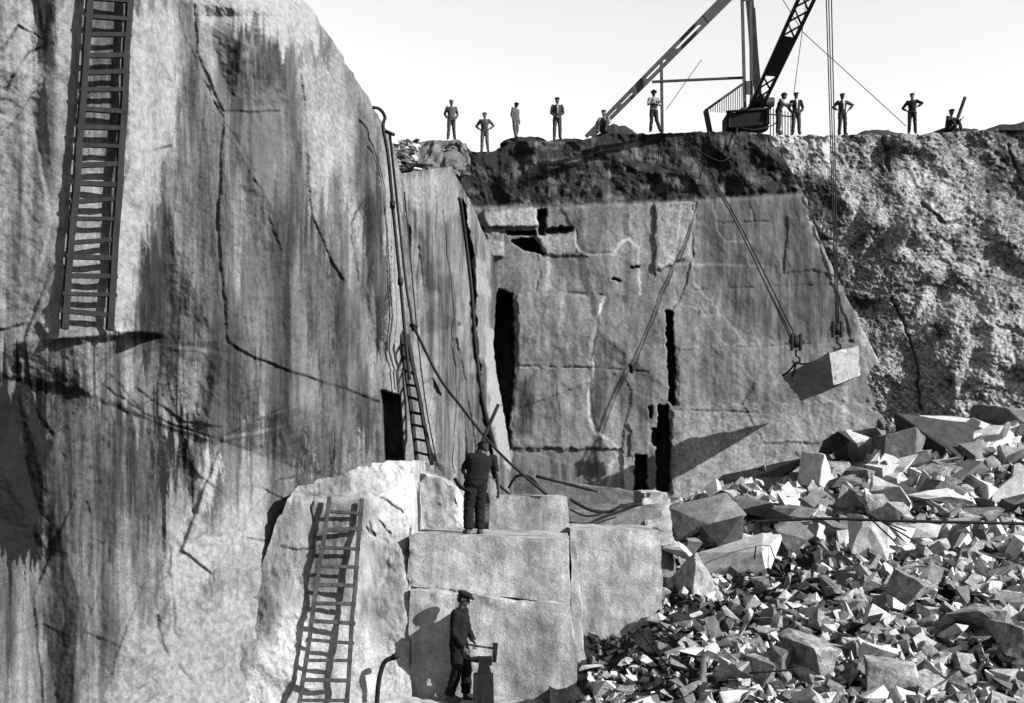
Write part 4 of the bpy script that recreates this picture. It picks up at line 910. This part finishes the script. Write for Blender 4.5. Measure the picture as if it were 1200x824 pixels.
tackle(981, 390, 35.0, .8, [(970, 414, 34.5), (999, 407, 35.2)], 'dark pulley and hook over the right end of the hanging block')

# ------------------------------------------------------------------ things lying on the rim
def mound(name, px0, px1, py0, py1, Y, m, label, cat, seed, dep=1.6):
    """uneven low heap between two columns, resting on the rim"""
    w_ = (px1-px0)*Y/F; h = (py1-py0)*Y/F; n1, n2 = 30, 14
    V = []; 
    for j in range(n2+1):
        for i in range(n1+1):
            u = i/n1; v = j/n2
            e = max(0, 1-(2*u-1)**2)**.5*max(0, 1-(2*v-1)**2)**.5
            z = h*e*(1.1+.35*float(fbm(np.array([u*3.1+seed]), np.array([v*2.0]), np.array([seed*1.7]), 3)[0]))-.04
            V.append(Vector(((u-.5)*w_, (v-.5)*dep, z)))
    Fc = [(j*(n1+1)+i, j*(n1+1)+i+1, (j+1)*(n1+1)+i+1, (j+1)*(n1+1)+i) for j in range(n2) for i in range(n1)]
    o = link(name, mesh_from(name, V, Fc, True), m, loc=at((px0+px1)/2, py1, Y)+Vector((0, dep*.3, 0)), label=label, cat=cat); return o
mound('earth_mound', 586, 645, 158, 170, 43.4, M['soil_and_gap_shade'], 'dark earth mound on the rim under the third man from the left', 'mound', 1)
mound('tarpaulin', 700, 748, 147, 160, 43.4, M['tarp'], 'dark tarpaulin heap beside the foot of the crane stay', 'tarpaulin', 2)
mound('earth_mound', 640, 690, 161, 168, 43.2, M['soil_and_gap_shade'], 'low dark earth ridge at the feet of the man in black jacket', 'mound', 3)
mound('earth_mound', 1000, 1062, 150, 161, 43.4, M['tarp'], 'flat dark mound on the rim between the two men with elbows out', 'mound', 4)
mound('earth_mound', 1088, 1165, 148, 160, 43.2, M['soil_and_gap_shade'], 'dark mound on the rim beneath the seated man with a plank', 'mound', 5)
mound('earth_mound', 1150, 1260, 140, 156, 42.6, M['soil_and_gap_shade'], 'broad dark mound on the rim at the right edge', 'mound', 6, 2.4)
rr2 = random.Random(77)
for j in range(8):
    for i in range(6):
        px = 462+i*5.2+rr2.uniform(-1.5, 1.5); pyy = 198-j*4.6
        if pyy < 170 and i in (0,): continue
        o = link('stone', protos[rr2.randrange(26)], None, loc=at(px, pyy, 40.6+rr2.uniform(-.15, .15)), label='small stone stacked in the dry wall behind the top of the iron pipe', cat='stone', group='stones stacked in the dry wall on the rim')
        s = rr2.uniform(.17, .24); o.scale = (s*1.1, s, s*.85); o.rotation_euler = (rr2.gauss(0, .3), rr2.gauss(0, .3), rr2.uniform(0, 6))
# layered rock ledge under the first man
hewn('rim_ledge', [(480, 200, 40.9), (550, 205, 40.9), (545, 167, 41.2), (482, 167, 41.2)], 2.6, M['rubble_grey'], None, None, seed=21, n=34, amp=.22, chip=.1, kind='structure')

# ------------------------------------------------------------------ people
def V3(*a): return Vector(a)
def hand(mb, wr, d, nrm, side, s=1.0, curl=.5):
    """palm, four bent fingers of different length and a thumb; d along the forearm, nrm out of the back of the hand"""
    d = d.normalized(); nrm = (nrm-d*nrm.dot(d)).normalized(); x = d.cross(nrm)*side
    pc = wr+d*.05*s
    R = Matrix((x, d, nrm)).transposed()
    mb.ell(pc, (.041*s, .05*s, .016*s), 12, 8, R)
    for i, (o, L) in enumerate(((-.03, .066), (-.0105, .078), (.0095, .072), (.029, .056))):
        p = pc+x*o*s+d*.036*s; pts = [p-d*.02*s]; dir_ = d.copy(); rad = [.0105*s]
        for k, f_ in enumerate((.45, .32, .23)):
            a = curl*(k+.6)*.75; dr = d*math.cos(a)-nrm*math.sin(a)
            p = p+dr*L*f_*s; pts.append(p); rad.append((.0098-.0012*k)*s)
        mb.tube(pts, .009, 8, rs=rad)
    b_ = pc-d*.025*s-x*.03*s; mb.tube([b_, b_-x*.022*s+d*.022*s-nrm*.01*s, b_-x*.03*s+d*.046*s-nrm*.02*s*(1+curl), b_-x*.026*s+d*.066*s-nrm*.03*s*(1+curl)], .01, 8, rs=[.014*s, .012*s, .0105*s, .008*s])
def person(loc, rz, J, label, shirt='c16', trous='c10', vest=None, cap='c06', hat=0, sleeves=1.0, near=False, group='quarry workers on the rim', height=1.75, bib=None, boots='leather', shirtfront=None, head_rot=(0, 0), bulk=1.0):
    t = thing('person', loc, label, 'person', group, rz); s = height/1.75
    base = dict(pel=V3(0, 0, .93), ch=V3(0, .0, 1.27), nk=V3(0, 0, 1.45), hd=V3(0, .02, 1.625), hL=V3(-.09, 0, .90), hR=V3(.09, 0, .90), kL=V3(-.11, .03, .50), kR=V3(.11, .03, .50), aL=V3(-.13, -.02, .09), aR=V3(.13, -.02, .09),
                sL=V3(-.185, 0, 1.40), sR=V3(.185, 0, 1.40), eL=V3(-.25, -.03, 1.12), eR=V3(.25, -.03, 1.12), wL=V3(-.26, .05, .88), wR=V3(.26, .05, .88))
    J = {**base, **{k: Vector(v) for k, v in J.items()}}
    J = {k: v*s for k, v in J.items()}
    up = (J['nk']-J['pel']).normalized()
    sx = (J['sR']-J['sL']).normalized(); hx = (J['hR']-J['hL']).normalized()
    fw = up.cross(sx); fw = fw if fw.length else V3(0, 1, 0); fw.normalize(); fwh = up.cross(hx).normalized()
    fw = -fw if fw.y < 0 and abs(fw.y) > .2 else fw
    fwh = -fwh if fwh.y < 0 and abs(fwh.y) > .2 else fwh
    def torso(mb, g, lo=0):
        g = g*bulk if g > 1 else g
        wst = lerp(J['pel'], J['ch'], .42)
        rings = [(J['pel']-up*.06, hx*.15*g, fwh*.105*g), (J['pel']+up*.04, hx*.165*g, fwh*.118*g), (wst, hx*.15*g, fw*.112*g), (J['ch'], sx*.172*g, fw*.128*g), (J['ch']+up*.1, sx*.175*g, fw*.12*g), (lerp(J['sL'], J['sR'], .5)+up*.015, sx*.165*g, fw*.09*g), (J['nk'], sx*.075*g, fw*.07*g)]
        mb.loft(rings[lo:], 18)
        for k in ('sL', 'sR'): mb.ell(J[k], (.072*g, .068*g, .07*g), 12, 8)
    def limb(mb, a, k, b, r, g):
        mb.tube([a, lerp(a, k, .5), k, lerp(k, b, .35), b], r[0], 12, rs=[x*g for x in r])
    # ---- body, one continuous surface
    mb = MB(); torso(mb, .86)
    hy, hp = head_rot
    RH = Matrix.Rotation(hy, 3, 'Z') @ Matrix.Rotation(hp, 3, 'X'); H = J['hd']
    def h(*a): return H+RH @ (Vector(a)*s)
    mb.tube([J['nk']-up*.05, J['nk']+(H-J['nk'])*.35, H-V3(0, .01, .05)], .055*s, 12)
    mb.ell(h(0, -.012, .025), (.076*s, .096*s, .098*s), 18, 14, RH); mb.ell(h(0, .022, -.045), (.056*s, .066*s, .072*s), 14, 10, RH)
    mb.ell(h(0, .06, -.092), (.026*s, .022*s, .02*s), 10, 8, RH)
    mb.tube([h(0, .082, .022), h(0, .103, -.012), h(0, .108, -.024)], .012*s, 8, rs=[.009*s, .013*s, .016*s]); mb.ell(h(0, .098, -.026), (.02*s, .012*s, .011*s), 8, 6, RH)
    mb.tube([h(-.045, .076, .03), h(0, .088, .034), h(.045, .076, .03)], .011*s, 8)
    mb.tube([h(-.022, .082, -.055), h(0, .089, -.055), h(.022, .082, -.055)], .009*s, 8)
    for q in (-1, 1): mb.ell(h(q*.078, -.01, -.003), (.012*s, .02*s, .032*s), 8, 8, RH)
    ar = [.052, .047, .040, .040, .028]
    for a, e, w_, sd in (('sL', 'eL', 'wL', 1), ('sR', 'eR', 'wR', -1)):
        limb(mb, J[a], J[e], J[w_], ar, s); d = J[w_]-J[e]
        out = (J[w_]-J['pel']); out.z = 0; out = out if out.length > .05 else V3(0, 1, 0)
        hand(mb, J[w_], d, out, sd, s*1.05, .75 if near else .6)
    for a, k, b_ in (('hL', 'kL', 'aL'), ('hR', 'kR', 'aR')):
        limb(mb, J[a], J[k], J[b_], [.08, .07, .052, .052, .036], s); mb.ell(J[b_]+V3(0, .07, -.05)*s, (.038*s, .12*s, .036*s), 12, 8)
    mb.fused('body', M['skin'], t, .0075 if near else .012, 3)
    for q in (-1, 1):
        mb = MB(); mb.ell(h(q*.031, .076, .012), (.013*s, .008*s, .0075*s), 10, 8, RH); mb.build('eye', M['c03'], t, True)
    mb = MB(); mb.ell(h(0, .088, -.056), (.022*s, .006*s, .0035*s), 10, 6, RH); mb.build('mouth', M['c06'], t, True)
    mb = MB(); mb.ell(h(0, -.026, .035), (.083*s, .092*s, .098*s), 16, 12, RH); mb.ell(h(0, -.055, -.02), (.068*s, .055*s, .06*s), 12, 8, RH); mb.build('hair', M['hair'], t, True)
    # ---- clothes
    vx = .011 if near else .017
    mb = MB(); torso(mb, 1.03)
    for a, e, w_ in (('sL', 'eL', 'wL'), ('sR', 'eR', 'wR')):
        E = J[e]; W = lerp(J[e], J[w_], min(1, sleeves)*.93) if sleeves > .2 else None
        if W is not None: mb.tube([J[a], lerp(J[a], E, .5), E, lerp(E, W, .5), W], .06, 12, rs=[.076*s, .068*s, .062*s, .055*s, .047*s])
        else: mb.tube([J[a], lerp(J[a], E, .5), lerp(J[a], E, .85)], .06, 12, rs=[.074*s, .066*s, .06*s])
    mb.tube([J['nk']-up*.03, J['nk']+up*.03], .072*s, 14)
    mb.fused('shirt' if sleeves <= .99 else 'jacket', M[shirt], t, vx, 4, .012)
    mb = MB()
    mb.loft([(J['pel']-up*.09, hx*.135*s, fwh*.10*s), (J['pel']-up*.02, hx*.172*s, fwh*.128*s), (J['pel']+up*.09, hx*.163*s, fwh*.124*s)], 18)
    for a, k, b_ in (('hL', 'kL', 'aL'), ('hR', 'kR', 'aR')):
        q = lerp(J[k], J[b_], .97); mb.tube([J[a]+up*.02, lerp(J[a], J[k], .35), J[k], lerp(J[k], q, .5), q], .09, 14, rs=[x*s*bulk for x in (.098, .092, .078, .074, .068)])
    mb.fused('trousers', M[trous], t, vx, 4, .014)
    for b_, k in (('aL', 'kL'), ('aR', 'kR')):
        mb = MB(); A_ = J[b_]; sd = V3(-.02 if b_ == 'aL' else .02, 0, 0)
        mb.tube([A_+V3(0, 0, .06)*s, A_, A_+V3(0, 0, -.05)*s], .052*s, 12); mb.ell(A_+(V3(0, .075, -.045)+sd)*s, (.05*s, .135*s, .045*s), 14, 10); mb.bar(A_+(V3(0, -.05, -.078)+sd)*s, A_+(V3(0, .19, -.078)+sd)*s, .085*s, .022*s)
        mb.fused('boot', M[boots], t, vx*.8, 2)
    if vest:
        mb = MB(); torso(mb, 1.10, 1); mb.fused('vest', M[vest], t, vx, 4, .008)
    if shirtfront:
        mb = MB(); c0 = J['nk']+fw*.075*s; c1 = J['ch']+fw*.150*s; c2 = lerp(J['pel'], J['ch'], .3)+fw*.138*s
        mb.tube([c0, c1, c2], .05, 10, rs=[.05*s, .045*s, .022*s]); mb.fused('shirt_front', M[shirtfront], t, vx*.8, 2)
    if bib:
        mb = MB(); c1 = lerp(J['pel'], J['ch'], .9)+fw*.075*s; c2 = lerp(J['pel'], J['ch'], .2)+fw*.06*s
        mb.loft([(c2, hx*.13*s, fw*.085*s), (c1, sx*.11*s, fw*.085*s)], 14)
        for q in (-1, 1): mb.tube([c1+sx*q*.08*s+fw*.06*s, J['nk']+sx*q*.09*s+fw*.06*s-up*.01, J['nk']+sx*q*.08*s-fw*.09*s-up*.06, J['ch']-fw*.13*s], .022*s, 8)
        mb.fused('bib', M[bib], t, vx*.8, 2)
    if cap:
        mb = MB(); mb.ell(h(0, -.01, .088), (.112*s, .128*s, .04*s), 18, 10, RH); mb.ell(h(0, -.012, .065), (.088*s, .107*s, .045*s), 16, 10, RH)
        if hat: mb.ell(h(0, 0, .062), (.15*s, .165*s, .012*s), 20, 6, RH); mb.ell(h(0, -.01, .11), (.085*s, .1*s, .06*s), 16, 8, RH)
        else: mb.ell(h(0, .105, .06), (.07*s, .06*s, .014*s), 14, 8, RH @ Matrix.Rotation(-.25, 3, 'X'))
        mb.fused('hat' if hat else 'cap', M[cap], t, .009 if near else .013, 2)
    return t
def on_rim(px, py, Y=43.0): return at(px, py, Y)
HIPS = dict(eL=(-.40, -.10, 1.17), eR=(.40, -.10, 1.17), wL=(-.21, .06, 1.0), wR=(.21, .06, 1.0))
POCK = dict(eL=(-.29, -.10, 1.14), eR=(.29, -.10, 1.14), wL=(-.19, .06, .93), wR=(.19, .06, .93))
A180 = math.pi
person(on_rim(529, 164), A180+.15, {**POCK, 'kL': (-.10, .03, .5), 'aL': (-.14, 0, .09), 'kR': (.12, .03, .5), 'aR': (.15, .03, .09)}, 'man in short grey jacket, hands in pockets, standing farthest left on the rim', 'c16', 'c10', cap='c25', height=1.68)
person(on_rim(568, 178), A180-.1, {**HIPS, 'kL': (-.11, .03, .5), 'aL': (-.15, 0, .09)}, 'man in grey shirt with both hands on hips, standing lower in the rim dip', 'c16', 'c16', cap='c10', sleeves=.9, height=1.64, bib='c10')
person(on_rim(604, 164), A180+.9, {'eL': (-.24, -.03, 1.12), 'wL': (-.23, .06, .88), 'hd': (0, .06, 1.60), 'aL': (-.1, -.08, .09), 'aR': (.1, .1, .09)}, 'man half turned in light jacket standing on the dark mound', 'c16', 'c16', cap='c10', height=1.58, head_rot=(0, -.3))
person(on_rim(653, 164), A180, {'eL': (-.25, .0, 1.12), 'eR': (.25, .0, 1.12), 'wL': (-.07, .19, .92), 'wR': (.07, .19, .92), 'aL': (-.12, 0, .09), 'aR': (.12, 0, .09)}, 'man in dark jacket with white shirt collar, hands joined in front', 'c10', 'c10', cap='c06', shirtfront='c25', height=1.77)
SIT = dict(pel=(0, -.1, .22), hL=(-.1, -.08, .2), hR=(.1, -.08, .2), kL=(-.2, .32, .5), kR=(.2, .32, .5), aL=(-.16, .42, .09), aR=(.16, .42, .09), ch=(0, -.02, .56), nk=(0, .06, .74), hd=(0, .1, .91), sL=(-.18, .04, .69), sR=(.18, .04, .69), eL=(-.27, .18, .46), eR=(.27, .18, .46), wL=(-.18, .38, .5), wR=(.18, .38, .5))
person(on_rim(708, 159, 42.9), A180-.3, SIT, 'man crouching in pale shirt under the foot of the crane stay', 'c25', 'c10', vest='c10', cap='c06', sleeves=.7)
person(on_rim(766, 155), A180+.2, {'eL': (-.27, .06, 1.14), 'eR': (.27, .06, 1.14), 'wL': (.07, .20, 1.17), 'wR': (-.09, .22, 1.20), 'kL': (-.12, .05, .5), 'aL': (-.24, .1, .09), 'kR': (.10, .02, .5), 'aR': (.14, 0, .09)}, 'man in white shirt with folded arms beside the crane post', 'c25', 'c06', cap='c03', hat=1, sleeves=.9, bib='c06', height=1.74)
person(on_rim(912, 157, 42.9), A180+1.1, {'ch': (0, .10, 1.22), 'nk': (0, .18, 1.38), 'hd': (0, .25, 1.53), 'sL': (-.18, .14, 1.33), 'sR': (.18, .14, 1.33), 'eL': (-.22, .34, 1.16), 'eR': (.24, .30, 1.12), 'wL': (-.12, .54, 1.2), 'wR': (.1, .5, 1.14)}, 'man leaning forward in pale shirt and dark trousers beside the crane winch', 'c25', 'c06', cap='c06', hat=1, sleeves=.6, vest='c06')
person(on_rim(933, 158), A180-.1, {**POCK}, 'man in open black jacket over a white shirt right of the crane', 'c06', 'c10', cap='c06', shirtfront='c60', height=1.76)
person(on_rim(987, 159), A180+.1, {**HIPS, 'eR': (.34, -.16, 1.2), 'wR': (.14, -.10, 1.1), 'wL': (-.22, .02, 1.02), 'eL': (-.46, .02, 1.28), **{}}, 'man in dark overalls with elbows out beside the hoisting ropes', 'c10', 'c06', cap='c06', bib='c06', shirtfront='c60', sleeves=.7, height=1.76)
person(on_rim(1069, 157), A180-.4, {**HIPS, 'eL': (-.42, -.05, 1.27), 'wL': (-.18, .05, 1.12)}, 'man in all dark overalls with hands on hips, last standing man on the right', 'c06', 'c06', cap='c10', bib='c03', sleeves=.8, height=1.7)
person(on_rim(1113, 158, 42.8), A180+.5, {**SIT, 'eL': (-.34, .1, .52), 'wL': (-.44, .22, .66)}, 'man seated on the rim holding up a plank at far right', 'c06', 'c06', cap='c06', shirtfront='c60')
line('plank', [(1131, 114, 42.6), (1126, 128, 42.6), (1121, 142, 42.6)], .07, M['wood_dark'], 'short plank held up slanting by the seated man', 'plank', k=2)
# the man on the block: back to us, leaning a little, bare forearms
person(at(558, 626.5, 18.55), .30, {'pel': (0, 0, .9), 'ch': (.07, .05, 1.23), 'nk': (.13, .12, 1.40), 'hd': (.20, .22, 1.52), 'sL': (-.07, .07, 1.36), 'sR': (.32, .07, 1.33), 'eL': (-.20, .20, 1.14), 'wL': (-.10, .42, 1.06), 'eR': (.40, .04, 1.06), 'wR': (.44, .12, .78), 'kL': (-.12, .05, .48), 'kR': (.08, .05, .48), 'aL': (-.15, 0, .09), 'aR': (.08, 0.03, .09)},
       'man in black working clothes with bare arms standing on the large hewn block', 'c03', 'c03', vest='c03', cap='c03', sleeves=.1, near=True, group='quarry workers down in the pit', height=1.80, bulk=1.22, head_rot=(.2, -.35))
line('tool', [(533, 561, 18.6), (540, 571, 18.5), (552, 577, 18.4)], .035, M['c03'], 'dark tool end sticking out left of the man on the block', 'tool', k=3)
# the man at the bottom: profile to the right, cap, both hands on a sledgehammer
FB = Vector(((537-600)/F*17.08, 17.08, -3.71))
person(FB, -math.pi/2-.35, {'pel': (0, 0, .92), 'ch': (0, .02, 1.25), 'nk': (0, .05, 1.43), 'hd': (0, .10, 1.59), 'sL': (-.18, .02, 1.38), 'sR': (.18, .03, 1.38), 'eL': (-.23, .06, 1.1), 'wL': (-.10, .22, .92), 'eR': (.23, .02, 1.09), 'wR': (.13, .16, .86), 'aL': (-.12, .08, .09), 'aR': (.12, -.1, .09), 'kL': (-.1, .10, .5)},
       'man in flat cap and dark jacket in profile below the bench, holding a hammer', 'c03', 'c03', cap='c03', near=True, group='quarry workers down in the pit', height=1.86, bulk=1.12, head_rot=(0, -.32))
HB = at(545, 760, 16.85); t = thing('sledgehammer', HB, 'sledgehammer held level by the man at the bottom', 'hammer')
mb = MB(); mb.tube([V3(-.06, .02, .08), V3(.2, .0, .04), V3(.50, -.02, .0)], .018, 8); mb.build('handle', M['wood'], t, True)
mb = MB(); mb.bar(V3(.50, -.02, .09), V3(.48, -.02, -.22), .085, .085, up=(0, 1, 0), w2=.07); mb.build('hammer_head', M['iron'], t)
AB = at(565, 826, 16.75); t = thing('anvil', AB, 'small dark anvil on a block below the sledgehammer', 'anvil')
mb = MB(); mb.bar(V3(0.02, 0, 0), V3(0.02, 0, .5), .34, .28, up=(0, 1, 0), w2=.32); mb.build('anvil_block', M['wood_dark'], t)
mb = MB(); mb.bar(V3(-.06, 0, .72), V3(.16, 0, .72), .14, .13); mb.bar(V3(.03, 0, .5), V3(.03, 0, .67), .24, .15, up=(0, 1, 0), w2=.16); mb.tube([V3(-.04, 0, .74), V3(-.16, 0, .745), V3(-.27, 0, .75)], .05, 10, rs=[.062, .045, .012]); mb.build('anvil_body', M['iron'], t)
PB = at(443, 828, 16.75); t = thing('bent_pipe', PB, 'short bent iron pipe standing between the ladder and the bottom man', 'pipe')
mb = MB(); mb.tube(curve([V3(-.02, 0, 0), V3(.0, 0, .3), V3(.04, 0, .55), V3(.12, 0, .74), V3(.26, 0, .80)]), .04, 10); mb.build('pipe', M['iron'], t, True)
mb = MB(); mb.tube([V3(.24, 0, .8), V3(.33, 0, .84)], .055, 10); mb.build('pipe_joint', M['iron'], t, True)
